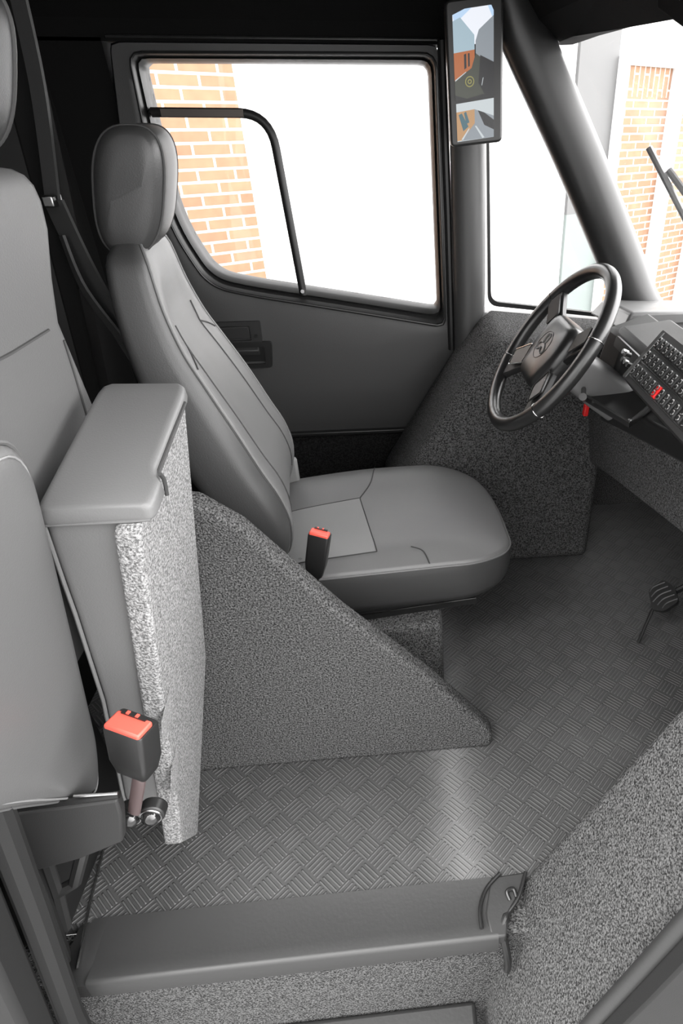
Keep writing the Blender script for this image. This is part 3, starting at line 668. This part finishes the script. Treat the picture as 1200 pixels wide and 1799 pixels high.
MB().tube(smooth_poly([(FX(0.92) + 0.012, 0.780, 0.938), (FX(0.9) + 0.016, 0.787, 0.925), (FX(0.9) + 0.014, 0.787, 0.90)], False, 4), 0.003, 8).build('cover_fold', M['seam'], mid)

for q in ([(0.700, 0.527), (0.752, 0.552), (0.737, 0.490), (0.692, 0.472)], [(0.716, 0.385), (0.755, 0.400), (0.741, 0.330), (0.690, 0.312)]):
    MB().prism([(FX(z) + 0.0006, y, z) for y, z in q], (0.0012, 0, 0)).build('hook_patch', M['patch'], mid, smooth=False)
# ------------------------------------------------------------------ outer passenger seat, cushion folded up
ps = root('passenger_seat', (-0.70, 0.78, 0.0), 'grey vinyl passenger seat at the left, its cushion folded up', 'seat')
# backrest
def bsec(z, grow=0.0, sh=1.0):
    f = -0.475 - 0.10 * (1.27 - z); w0, w1 = 0.58, interp([(0.7, 1.03), (0.955, 1.016), (1.10, 0.972), (1.16, 0.985), (1.22, 1.006), (1.27, 1.006)], z)
    pts = round_poly([(f, w0, z), (f, w1, z), (f - 0.11, w1 - 0.01, z), (f - 0.11, w0, z)], [0.03, 0.03, 0.035, 0.035], 6)
    c = sum(pts, Vector()) / len(pts); return [c + (p - c) * sh for p in pts]
secs = [bsec(z) for z in (0.62, 0.70, 0.85, 0.955, 1.03, 1.10, 1.16, 1.22, 1.255)]
for dz, sh in ((1.275, 0.97), (1.288, 0.91), (1.296, 0.82), (1.300, 0.7)): secs.append(bsec(dz, sh=sh))
MB().loft(secs).build('backrest', M['leather_dim'], ps, angle=60)
bf = lambda z: -0.475 - 0.10 * (1.27 - z) + 0.0008
MB().tube([(bf(1.095) , 0.70, 1.105), (bf(1.1), 0.82, 1.10), (bf(1.1), 0.92, 1.10)], 0.0022, 6).build('seam', M['seam'], ps)
MB().tube([(bf(z), y, z) for y, z in [(0.955, 1.075), (0.962, 1.02), (0.968, 0.96), (0.972, 0.90), (0.975, 0.75)]], 0.002, 6).build('seam', M['seam'], ps)
hs2 = head_secs(Vector((-0.455, 0.778, 1.395)), Vector((0, 1, 0)), Vector((1, 0, 0)), 0.150, 0.06, 0.082)
MB().loft(hs2).build('headrest', M['leather_dark'], ps, angle=70)
MB().tube(hs2[8], 0.0026, 8, True).build('headrest_piping', M['seam'], ps)
MB().cyl((-0.525, 0.78, 1.28), (-0.52, 0.78, 1.33), 0.007, 10).build('headrest_post', M['chrome'], ps)
# folded cushion
PX_ = lambda z: -0.45 - 0.17 * (1.03 - z)
po = round_poly([(0.40, 0.75, 0), (0.52, 0.600, 0), (0.60, 0.487, 0), (0.700, 0.358, 0), (0.722, 0.45, 0), (0.716, 0.80, 0), (0.708, 1.052, 0), (0.40, 1.052, 0)], [0.03, 0.1, 0.1, 0.045, 0.1, 0.2, 0.07, 0.03], 7)
pc = Vector((0.575, 0.70, 0))
secs = []
for sc, dx in [(0.90, -0.085), (0.97, -0.080), (1.0, -0.065), (1.0, -0.04), (0.996, -0.018), (0.985, -0.006), (0.955, 0.003), (0.90, 0.008), (0.80, 0.012), (0.6, 0.015), (0.3, 0.016), (0.05, 0.016)]:
    secs.append([(PX_(pc.y + (p.y - pc.y) * sc) + dx, pc.x + (p.x - pc.x) * sc, pc.y + (p.y - pc.y) * sc) for p in po])
MB().loft(secs).build('cushion', M['leather_dim'], ps, angle=60)
st1 = [(PX_(pc.y + (p.y - pc.y) * 0.955) + 0.0045, pc.x + (p.x - pc.x) * 0.90, pc.y + (p.y - pc.y) * 0.955) for p in po]
MB().tube(st1, 0.0016, 6, True).build('stitching', M['leather_light'], ps)
MB().tube([(PX_(p.y) - 0.008, pc.x + (p.x - pc.x) * 0.995, pc.y + (p.y - pc.y) * 0.995) for p in po], 0.003, 6, True).build('piping', M['leather_dim'], ps)
# base frame
MB().prism([(-0.70, 0.600, 0.455), (-0.613, 0.600, 0.467), (-0.466, 0.600, 0.477), (-0.470, 0.600, 0.44), (-0.489, 0.600, 0.367), (-0.567, 0.600, 0.33), (-0.669, 0.600, 0.30), (-0.70, 0.600, 0.28)], (0, 0.02, 0)).build('side_bracket', M['darkplastic'], ps, bevel=0.004)
MB().tube([(-0.66, 0.606, 0.470), (-0.462, 0.606, 0.484)], 0.006, 8).build('hinge_bar', M['black'], ps)
MB().cyl((-0.525, 0.604, 0.492), (-0.462, 0.604, 0.490), 0.0025, 8).build('hinge_pin', M['chrome'], ps)
MB().tube([(-0.64, 0.60, 0.46), (-0.665, 0.595, 0.25), (-0.70, 0.59, 0.02)], 0.022, 8).build('leg', M['black'], ps)
MB().tube([(-0.635, 0.62, 0.32), (-0.655, 0.62, 0.20), (-0.68, 0.62, 0.08)], 0.011, 8).build('brace', M['satin'], ps)
MB().tube([(-0.585, 0.64, 0.30), (-0.625, 0.63, 0.21), (-0.655, 0.62, 0.20)], 0.011, 8).build('brace', M['satin'], ps)
MB().box((-0.88, 0.63, 0.0), (-0.712, 0.97, 0.44)).build('base_box', M['black'], ps, bevel=0.006)
MB().tube([(-0.708, 0.83, 0.004), (-0.690, 0.70, 0.004), (-0.668, 0.58, 0.004)], 0.003, 6).build('base_trim', M['chrome'], ps)

# ------------------------------------------------------------------ driver's seat belt hanging by the rear wall
belt = root('seat_belt', (-0.64, 1.35, 1.2), 'dark seat belt webbing hanging down between the seats and rear pillar', 'seat belt')
def strap(pts, wdir, hw, name, mat, th=0.0025):
    mb = MB(); w_ = Vector(wdir).normalized(); P = smooth_poly(pts, False, 6); secs = []
    for i, p in enumerate(P):
        t = (P[min(i + 1, len(P) - 1)] - P[max(i - 1, 0)]).normalized(); w2 = (w_ - t * w_.dot(t)).normalized(); n = t.cross(w2)
        secs.append([p + w2 * hw + n * th, p - w2 * hw + n * th, p - w2 * hw - n * th, p + w2 * hw - n * th])
    mb.loft(secs); return mb.build(name, mat, belt)
strap([(-0.585, 1.36, 1.56), (-0.600, 1.36, 1.40), (-0.635, 1.36, 1.225)], (0.9, -0.5, 0), 0.018, 'upper_webbing', M['web'])
strap([(-0.635, 1.36, 1.22), (-0.615, 1.36, 1.10), (-0.585, 1.36, 0.98), (-0.56, 1.36, 0.90)], (0.6, -0.5, 0.6), 0.032, 'lower_webbing', M['web'])
strap([(-0.64, 1.36, 1.16), (-0.625, 1.35, 1.06), (-0.58, 1.35, 0.955)], (0.4, -0.6, 0.5), 0.020, 'webbing_fold', M['web'])
MB().obox((-0.632, 1.35, 1.222), ((1, 0, 0), (0, 1, 0), (0, 0, 1)), (0.010, 0.02, 0.010)).build('slip_guide', M['steel'], belt, bevel=0.003)
struct(MB().loft([[(-0.66, 1.40, 1.69), (-0.60, 1.40, 1.69), (-0.60, 1.46, 1.69), (-0.66, 1.46, 1.69)], [(-0.69, 1.40, 1.20), (-0.645, 1.40, 1.20), (-0.645, 1.46, 1.20), (-0.69, 1.46, 1.20)], [(-0.72, 1.40, 0.8), (-0.69, 1.40, 0.8), (-0.69, 1.46, 0.8), (-0.72, 1.46, 0.8)], [(-0.74, 1.40, 0.0), (-0.71, 1.40, 0.0), (-0.71, 1.46, 0.0), (-0.74, 1.46, 0.0)]]).build('trim_16', M['headliner'], bevel=0.006))

# ------------------------------------------------------------------ steering wheel
sw = root('steering_wheel', (0.354, 1.43, 0.886), 'black leather steering wheel with three-lobed emblem on its hub', 'steering wheel')
EL = radians(36.2); sn = Vector((-cos(EL), 0, sin(EL))); s1 = Vector((0, 1, 0)); s2 = sn.cross(s1)      # s2 points down the wheel
SC = Vector((0.354, 1.43, 0.886)); R = 0.2095
def WP(a, r, d=0.0): return SC + (s1 * cos(a) + s2 * sin(a)) * r + sn * d
MB().tube([WP(2 * pi * k / 96, R, 0.0) for k in range(96)], 0.0175, 16, True).build('rim', M['wheel'], sw)
for a in (radians(28), radians(152), radians(205), radians(335)):
    MB().tube([WP(a, R, 0) + ((s1 * cos(a) + s2 * sin(a)) * cos(q) + sn * sin(q)) * 0.0178 for q in [2 * pi * k / 20 for k in range(20)]], 0.0012, 6, True).build('rim_joint', M['chrome'], sw)
def QP(x, y, d): return SC + s1 * x + s2 * y + sn * d       # x towards the door, y down the wheel
# hub pad
ho = round_poly([(-0.082, -0.080, 0), (0.082, -0.080, 0), (0.100, 0.0, 0), (0.070, 0.095, 0), (-0.070, 0.095, 0), (-0.100, 0.0, 0)], 0.032, 6)
secs = []
for sc, d in [(0.85, -0.065), (1.0, -0.05), (1.0, -0.012), (0.97, 0.0), (0.90, 0.008), (0.75, 0.013), (0.5, 0.016), (0.25, 0.017), (0.03, 0.017)]:
    secs.append([QP(p.x * sc, p.y * sc, d) for p in ho])
MB().loft(secs).build('hub', M['wheel'], sw, angle=50)
def arm(pts, wds, d0, d1, name, mat, th=0.009):
    mb = MB(); secs = []
    for i, ((x, y), w_) in enumerate(zip(pts, wds)):
        a = Vector(pts[min(i + 1, len(pts) - 1)] + (0,)) - Vector(pts[max(i - 1, 0)] + (0,)); n = Vector((-a.y, a.x, 0)).normalized()
        d = d0 + (d1 - d0) * i / (len(pts) - 1)
        secs.append([QP(x + n.x * w_, y + n.y * w_, d + th), QP(x - n.x * w_, y - n.y * w_, d + th), QP(x - n.x * w_, y - n.y * w_, d - th), QP(x + n.x * w_, y + n.y * w_, d - th)])
    mb.loft(secs); return mb.build(name, M[mat], sw, bevel=0.004)
for s_ in (-1, 1):
    arm([(s_ * 0.06, -0.02), (s_ * 0.12, -0.060), (s_ * 0.184, -0.100)], [0.034, 0.028, 0.030], -0.022, -0.002, 'upper_spoke', 'blackplastic')
    MB().prism(round_poly([QP(s_ * 0.092, -0.072, -0.002), QP(s_ * 0.148, -0.108, 0.006), QP(s_ * 0.168, -0.075, 0.006), QP(s_ * 0.112, -0.030, -0.002)], 0.006, 3), sn * 0.004).build('thumb_pad', M['darkplastic'], sw)
    arm([(s_ * 0.055, 0.03), (s_ * 0.11, 0.080), (s_ * 0.158, 0.128)], [0.026, 0.024, 0.026], -0.022, -0.003, 'lower_spoke', 'darkplastic')
    MB().prism(round_poly([QP(s_ * 0.100, 0.028, -0.004), QP(s_ * 0.150, 0.070, 0.004), QP(s_ * 0.128, 0.104, 0.004), QP(s_ * 0.082, 0.076, -0.004)], 0.006, 3), sn * 0.006).build('button_pad', M['black'], sw)
    MB().tube(round_poly([QP(s_ * 0.100, 0.024, 0.003), QP(s_ * 0.156, 0.070, 0.010), QP(s_ * 0.130, 0.110, 0.010), QP(s_ * 0.078, 0.078, 0.003)], 0.008, 3), 0.0016, 6, True).build('button_surround', M['chrome' if s_ > 0 else 'darkplastic'], sw)
# three-lobed outline emblem
def emb(c, r0, n=90):
    out = []
    for k in range(n):
        a = 2 * pi * k / n; r = r0 * (0.62 + 0.38 * cos(3 * a))
        out.append(QP(c[0] + r * cos(a + pi / 2), c[1] - r * sin(a + pi / 2), 0.0185))
    return out
MB().tube(emb((0.0, 0.0), 0.030), 0.0013, 6, True).build('emblem', M['greyplastic'], sw)
MB().tube([QP(0.036 * cos(q), 0.036 * sin(q), 0.0165) for q in [2 * pi * k / 40 for k in range(40)]], 0.001, 6, True).build('emblem_ring', M['blackplastic'], sw)
# column shroud
mb = MB(); ax = -sn
def csec(d, hw, hh, yo=0.0): return round_poly([QP(-hw, -hh + yo, d), QP(hw, -hh + yo, d), QP(hw, hh + yo, d), QP(-hw, hh + yo, d)], 0.025, 4)
mb.loft([csec(-0.055, 0.045, 0.04), csec(-0.10, 0.052, 0.048), csec(-0.17, 0.056, 0.052), csec(-0.23, 0.056, 0.052)])
cs = mb.build('column_shroud', M['greyplastic'], sw, angle=50)
MB().tube([QP(-0.04, 0.02, -0.12), QP(-0.12, 0.03, -0.10), QP(-0.17, 0.02, -0.07)], [0.006, 0.007, 0.009], 10).build('stalk_lever', M['blackplastic'], sw)
MB().tube([QP(0.04, 0.02, -0.12), QP(0.12, 0.03, -0.10), QP(0.17, 0.02, -0.07)], [0.006, 0.007, 0.009], 10).build('stalk_lever', M['blackplastic'], sw)

# ------------------------------------------------------------------ dashboard
dash = root('dashboard', (0.75, 1.3, 0.5), 'dark dashboard below the windscreen with carpeted lower edge', 'dashboard')
dsec = lambda x0, y, zt, zb: [(x0, y, zb), (x0 - 0.02, y, zb + 0.09), (x0 + 0.015, y, zt - 0.05), (x0 + 0.11, y, zt), (1.02, y, zt + 0.0), (1.02, y, zb)]
MB().loft([dsec(0.65, 0.68, 0.885, 0.70), dsec(0.63, 1.0, 0.885, 0.70), dsec(0.615, 1.25, 0.885, 0.66), dsec(0.61, 1.55, 0.88, 0.60), dsec(0.62, 1.745, 0.875, 0.57)]).build('body', M['darkplastic'], dash, bevel=0.012)
# carpeted knee panel
kp = [(0.575, 1.78, 0.58), (0.565, 1.45, 0.675), (0.575, 1.20, 0.735), (0.60, 0.90, 0.775)]
kb = [(0.60, 1.93, 0.345), (0.605, 1.55, 0.45), (0.61, 1.20, 0.535), (0.625, 0.90, 0.60)]
mb = MB(); mb.loft([[kp[i], kb[i], (kb[i][0] + 0.03, kb[i][1], kb[i][2] - 0.002), (kp[i][0] + 0.05, kp[i][1], kp[i][2] + 0.005)] for i in range(4)])
mb.build('knee_panel', M['carpet'], dash, bevel=0.006)
MB().loft([[(0.53, 1.60, 0.70), (0.575, 1.62, 0.60), (0.62, 1.62, 0.60), (0.62, 1.6, 0.74)], [(0.535, 1.30, 0.765), (0.57, 1.30, 0.69), (0.62, 1.30, 0.69), (0.63, 1.3, 0.80)], [(0.555, 1.05, 0.81), (0.585, 1.05, 0.745), (0.63, 1.05, 0.74), (0.64, 1.05, 0.84)], [(0.58, 0.7, 0.83), (0.61, 0.7, 0.775), (0.65, 0.7, 0.77), (0.66, 0.7, 0.86)]]).build('lower_roll', M['satin'], dash, bevel=0.01)
# tray under the switches
tr = MB(); tr.prism([(0.442, 1.385, 0.770), (0.497, 1.215, 0.772), (0.66, 1.36, 0.795), (0.60, 1.53, 0.785)], (0, 0, 0.010))
tr.build('tray_floor', M['black'], dash, bevel=0.002)
MB().tube([(0.56, 1.49, 0.782), (0.442, 1.385, 0.776), (0.497, 1.215, 0.778), (0.62, 1.325, 0.798)], 0.009, 8).build('tray_lip', M['satin'], dash)
for p in ((0.455, 1.345, 0.778), (0.505, 1.222, 0.782)): MB().cyl(p, (p[0] - 0.008, p[1] - 0.004, p[2] + 0.004), 0.004, 8).build('tray_screw', M['chrome'], dash)
# switch panel, tilted to the driver
SPn = Vector((-cos(radians(50)), 0, sin(radians(50)))); SPy = Vector((0, -1, 0)); SPu = Vector((sin(radians(50)), 0, cos(radians(50))))
SP0 = Vector((0.470, 1.215, 0.899))
def SP(a, b, d=0.0): return SP0 + SPy * a + (SPu + Vector((0, 0.42, 0)) ).normalized() * b + SPn * d
pan = MB().prism(round_poly([SP(0, -0.01), SP(0.42, -0.01), SP(0.42, 0.125), SP(0, 0.125)], 0.006, 3), -SPn * 0.03)
pan.build('switch_panel', M['darkplastic'], dash, bevel=0.003)
MB().prism([SP(-0.005, -0.012, -0.03), SP(0.42, -0.012, -0.03), SP(0.42, 0.125, -0.03), SP(-0.005, 0.125, -0.03)], (0.10, 0, -0.06)).build('switch_housing', M['darkplastic'], dash, bevel=0.006)
MB().tube([SP(0.018, -0.006, 0.001), SP(0.018, 0.120, 0.001)], 0.0012, 6).build('panel_groove', M['greyplastic'], dash)
for rw in range(3):
    MB().prism(round_poly([SP(0.026, 0.002 + rw * 0.038, 0.0), SP(0.40, 0.002 + rw * 0.038, 0.0), SP(0.40, 0.034 + rw * 0.038, 0.0), SP(0.026, 0.034 + rw * 0.038, 0.0)], 0.006, 3), SPn * 0.003).build('switch_bezel', M['blackplastic'], dash)
def add_rocker(a, b, red=False):
    c = SP(a, b, 0.004); e2 = (SPu + Vector((0, 0.42, 0))).normalized()
    sw_ = MB().obox(c, (SPy, e2, SPn), (0.0090, 0.0135, 0.005)).build('rocker_switch', M['redtag'] if red else M['greyplastic'] if False else M['darkplastic'], dash, bevel=0.003)
    mb = MB()
    for sgn in (-1, 1): mb.tube([c + e2 * (sgn * 0.0065) + SPn * 0.006 + SPy * (0.0055 * cos(q)) + e2 * (0.0048 * sin(q)) for q in [2 * pi * k / 14 for k in range(14)]], 0.0013, 6, True)
    o = mb.build('switch_ring', M['steel'], dash); o.parent = sw_; o.matrix_parent_inverse = Matrix.Identity(4)
for rw in range(3):
    for cl in range(14):
        add_rocker(0.040 + cl * 0.0235, 0.018 + rw * 0.038, red=(rw == 0 and cl == 5))
# instrument hood; dark dash top by the pillar, sky reflection painted in as grey
MB().loft([[(0.60, 1.62, 0.86), (0.62, 1.62, 0.915), (0.90, 1.66, 0.905), (0.90, 1.66, 0.8)], [(0.60, 1.93, 0.83), (0.64, 1.93, 0.875), (0.90, 1.93, 0.865), (0.90, 1.93, 0.78)]]).build('dash_top', M['greyplastic'], dash, bevel=0.01)
MB().loft([[(0.525, 1.47, 0.87), (0.525, 1.30, 0.87), (0.545, 1.27, 0.915), (0.545, 1.5, 0.915)], [(0.66, 1.50, 0.86), (0.66, 1.30, 0.86), (0.69, 1.28, 0.925), (0.69, 1.52, 0.925)]]).build('instrument_hood', M['darkplastic'], dash, bevel=0.012)
MB().prism(round_poly([(0.527, 1.29, 0.880), (0.527, 1.45, 0.880), (0.532, 1.45, 0.905), (0.532, 1.29, 0.905)], 0.006, 3), (-0.006, 0, 0.001)).build('display', M['black'], dash)
MB().loft([[(0.49, 1.52, 0.745), (0.52, 1.44, 0.76), (0.545, 1.44, 0.90), (0.54, 1.55, 0.90)], [(0.64, 1.56, 0.76), (0.66, 1.44, 0.77), (0.66, 1.44, 0.92), (0.66, 1.6, 0.92)]]).build('column_binnacle', M['darkplastic'], dash, bevel=0.01)
MB().tube([(0.545, 1.275, 0.917), (0.62, 1.275, 0.923), (0.69, 1.282, 0.928)], 0.003, 8).build('hood_edge', M['greyplastic'], dash)
for k in range(5):
    MB().cyl((0.512, 1.325 - 0.018 * (k % 3), 0.885 + 0.018 * (k // 3)), (0.500, 1.325 - 0.018 * (k % 3), 0.890 + 0.018 * (k // 3)), 0.006, 12).build('indicator', M['chrome'] if k % 2 else M['blackplastic'], dash)
rt = root('red_pull_tag', (0.525, 1.60, 0.66), 'small red pull tag hanging below the dashboard tray', 'tag')
MB().obox((0.515, 1.585, 0.655), ((1, 0, 0), (0, 1, 0), (0.1, 0.1, 1)), (0.007, 0.009, 0.017)).build('grip', M['redtag'], rt, bevel=0.003)
MB().tube([(0.516, 1.587, 0.67), (0.54, 1.59, 0.70)], 0.003, 8).build('cord', M['black'], rt)

# ------------------------------------------------------------------ pedals
pd = root('brake_pedal', (0.74, 1.34, 0.0), 'ribbed black foot pedal in the dark footwell', 'pedal')
pn = Vector((-0.55, -0.25, 0.80)).normalized(); pu = Vector((0.8, 0.1, 0.6)); pu = (pu - pn * pu.dot(pn)).normalized(); pv = pn.cross(pu)
pcn = Vector((0.735, 1.345, 0.15))
pol = [(-0.045, -0.020), (-0.02, 0.042), (0.035, 0.042), (0.048, 0.0), (0.03, -0.045), (-0.02, -0.045)]
MB().prism(round_poly([pcn + pu * a + pv * b for a, b in pol], 0.01, 4), -pn * 0.014).build('pad', M['blackplastic'], pd)
for k in range(5):
    b0 = -0.034 + k * 0.017
    MB().tube(smooth_poly([pcn + pu * (-0.030 + abs(b0) * 0.3) + pv * b0, pcn + pv * (b0 + 0.006), pcn + pu * 0.034 + pv * (b0 - 0.002)], False, 5), 0.0028, 6).build('rib', M['rubber'], pd)
MB().tube([pcn - pn * 0.012, (0.86, 1.36, 0.20), (1.0, 1.36, 0.45), (1.12, 1.36, 0.60)], 0.009, 8).build('arm', M['black'], pd)
MB().tube([(0.66, 1.28, 0.03), (0.71, 1.34, 0.08), (0.735, 1.36, 0.13)], 0.005, 8).build('return_lever', M['black'], pd)

# ------------------------------------------------------------------ camera monitor on the pillar
mon = root('mirror_monitor', (0.22, 1.85, 1.45), 'tall black monitor showing the rear view, mounted beside the windscreen pillar', 'monitor')
mtl, mtr, mbr, mbl = Vector((0.146, 1.85, 1.585)), Vector((0.285, 1.85, 1.60)), Vector((0.293, 1.85, 1.300)), Vector((0.158, 1.85, 1.288))
mn = Vector((0.0, -1, 0.0))
MB().prism(round_poly([mtl, mtr, mbr, mbl], 0.014, 5), (0, 0.045, 0)).build('housing', M['satin'], mon, bevel=0.006, segs=3)
def MQ(a, b, d=0.0):   # a across 0..1, b down 0..1
    t = mtl + (mtr - mtl) * a; q = mbl + (mbr - mbl) * a; return t + (q - t) * b + mn * (0.001 + d)
mcol = [emit('picture_sky', (0.50, 0.68, 0.90)), emit('picture_cloud', (0.85, 0.88, 0.95)), emit('picture_wall', (0.36, 0.48, 0.55)), emit('picture_shade', (0.26, 0.29, 0.32)), emit('picture_brick', (0.42, 0.12, 0.03)), emit('picture_road', (0.05, 0.055, 0.04)), emit('picture_van', (0.012, 0.012, 0.014)), emit('picture_sand', (0.48, 0.27, 0.12)), emit('picture_teal', (0.05, 0.13, 0.16)), emit('picture_lime', (0.30, 0.28, 0.10)), emit('picture_line', (0.55, 0.6, 0.62))]
pic = []
def tile(i, pts): pic.append((i, pts))
# upper picture (a 0.09..0.80, b 0.075..0.66)
tile(1, [(0.09, 0.10), (0.30, 0.07), (0.74, 0.065), (0.80, 0.10), (0.80, 0.30), (0.09, 0.30)])
tile(0, [(0.09, 0.10), (0.30, 0.07), (0.42, 0.068), (0.12, 0.16)])
tile(0, [(0.70, 0.066), (0.76, 0.066), (0.80, 0.10), (0.80, 0.16)])
tile(2, [(0.09, 0.14), (0.22, 0.12), (0.46, 0.24), (0.46, 0.36), (0.09, 0.36)])
tile(3, [(0.48, 0.28), (0.54, 0.21), (0.80, 0.13), (0.80, 0.44), (0.48, 0.37)])
tile(4, [(0.09, 0.345), (0.46, 0.335), (0.46, 0.45), (0.40, 0.46), (0.09, 0.54)])
tile(6, [(0.27, 0.36), (0.31, 0.355), (0.31, 0.45), (0.27, 0.46)]); tile(6, [(0.34, 0.355), (0.37, 0.355), (0.37, 0.44), (0.34, 0.445)])
tile(5, [(0.09, 0.53), (0.40, 0.455), (0.48, 0.36), (0.54, 0.38), (0.80, 0.44), (0.80, 0.665), (0.09, 0.665)])
tile(6, [(0.56, 0.375), (0.80, 0.43), (0.80, 0.665), (0.66, 0.665), (0.52, 0.56)])
tile(6, [(0.09, 0.63), (0.30, 0.66), (0.60, 0.64), (0.80, 0.66), (0.80, 0.668), (0.09, 0.668)])
tile(10, [(0.60, 0.53), (0.615, 0.525), (0.585, 0.58), (0.575, 0.58)])
tile(10, [(0.10, 0.525), (0.30, 0.475), (0.30, 0.48), (0.10, 0.535)])
# lower picture
tile(10, [(0.10, 0.69), (0.80, 0.675), (0.80, 0.955), (0.10, 0.965)])
tile(7, [(0.10, 0.75), (0.44, 0.74), (0.44, 0.84), (0.20, 0.955), (0.10, 0.96)])
tile(8, [(0.14, 0.77), (0.20, 0.76), (0.32, 0.86), (0.22, 0.89)]); tile(8, [(0.24, 0.76), (0.28, 0.75), (0.34, 0.83), (0.28, 0.84)])
tile(3, [(0.44, 0.74), (0.80, 0.80), (0.80, 0.955), (0.18, 0.96), (0.44, 0.84)])
tile(6, [(0.50, 0.75), (0.62, 0.77), (0.80, 0.83), (0.80, 0.90), (0.62, 0.86)])
tile(10, [(0.44, 0.86), (0.47, 0.86), (0.62, 0.95), (0.58, 0.955)]); tile(10, [(0.18, 0.95), (0.33, 0.87), (0.335, 0.88), (0.21, 0.955)])
vs, fs, mi = [], [], []
for k, (i, pts) in enumerate(pic):
    fs.append(tuple(range(len(vs), len(vs) + len(pts)))); vs += [MQ(a + 0.03, b, 0.0002 + 0.00006 * k) for a, b in pts]; mi.append(i)
scr = bpy.data.meshes.new('screen'); scr.from_pydata([v - W[mon.name] for v in vs], [], fs)
for m_ in mcol: scr.materials.append(m_)
for p, i in zip(scr.polygons, mi): p.material_index = i
so = bpy.data.objects.new('screen', scr); COL.objects.link(so); so.parent = mon
tq = [MQ(0.36 + 0.03 + 0.075 * cos(q), 0.545 + 0.034 * sin(q), 0.0022) for q in [2 * pi * k / 24 for k in range(24)]]
MB().tube(tq, 0.0012, 6, True).build('picture_ring', mcol[9], mon); MB().tube([MQ(0.39 + 0.03 * cos(q), 0.545 + 0.013 * sin(q), 0.0022) for q in [2 * pi * k / 16 for k in range(16)]], 0.0012, 6, True).build('picture_ring', mcol[9], mon)
MB().obox((0.23, 1.93, 1.50), ((1, 0, 0), (0, 1, 0), (0, 0, 1)), (0.02, 0.06, 0.02)).build('bracket', M['black'], mon, bevel=0.004)

# ------------------------------------------------------------------ small things overhead and outside
lp = root('courtesy_lamp', (-0.072, 2.03, 1.60), 'small oval courtesy lamp on the black headliner above the far door', 'lamp')
def ell(c, a, b, n=28): return [Vector(c) + Vector((a * cos(2 * pi * k / n), b * sin(2 * pi * k / n) * 0.64, -b * sin(2 * pi * k / n) * 0.76)) for k in range(n)]
ln_ = Vector((0, -0.76, -0.64))
lc = Vector((-0.072, 2.035, 1.642))
MB().loft([ell(lc, 0.068, 0.038), [p + ln_ * 0.008 for p in ell(lc, 0.068, 0.038)], [p + ln_ * 0.013 for p in ell(lc, 0.06, 0.032)]]).build('bezel', M['chrome'], lp)
MB().loft([[p + ln_ * 0.012 for p in ell(lc, 0.056, 0.030)], [p + ln_ * 0.022 for p in ell(lc, 0.045, 0.022)], [p + ln_ * 0.025 for p in ell(lc, 0.02, 0.01)]]).build('lens', M['lens'], lp)
vz = root('sun_visor', (0.46, 1.10, 1.50), 'dark folded sun visor at the top right corner of the windscreen', 'visor')
MB().loft([[(0.40, 1.195, 1.62), (0.425, 1.195, 1.495), (0.435, 1.195, 1.495), (0.41, 1.195, 1.62)], [(0.43, 1.10, 1.55), (0.47, 1.10, 1.445), (0.48, 1.10, 1.445), (0.445, 1.10, 1.55)], [(0.43, 0.95, 1.55), (0.48, 0.95, 1.405), (0.49, 0.95, 1.405), (0.445, 0.95, 1.55)], [(0.43, 0.65, 1.56), (0.48, 0.65, 1.40), (0.49, 0.65, 1.40), (0.445, 0.65, 1.56)]]).build('flap', M['headliner'], vz, bevel=0.004)
MB().tube([(0.425, 1.20, 1.56), (0.43, 0.62, 1.57)], 0.006, 8).build('hinge_rod', M['black'], vz)
wp = root('wiper', (0.78, 1.50, 1.0), 'dark wiper blade and arm lying across the outside of the windscreen', 'wiper')
def wsp(y, z, o=0.0): return Vector((ws_at(y, z) + 0.02 + o, y, z))
MB().tube([wsp(1.68, 1.292), wsp(1.60, 1.10), wsp(1.50, 0.92)], 0.014, 8, flat=0.6).build('blade', M['seal'], wp)
MB().tube([wsp(1.66, 1.245, 0.02), wsp(1.585, 1.15, 0.03), wsp(1.48, 0.96, 0.03), wsp(1.44, 0.88, 0.02)], 0.009, 8).build('arm', M['rubber'], wp)
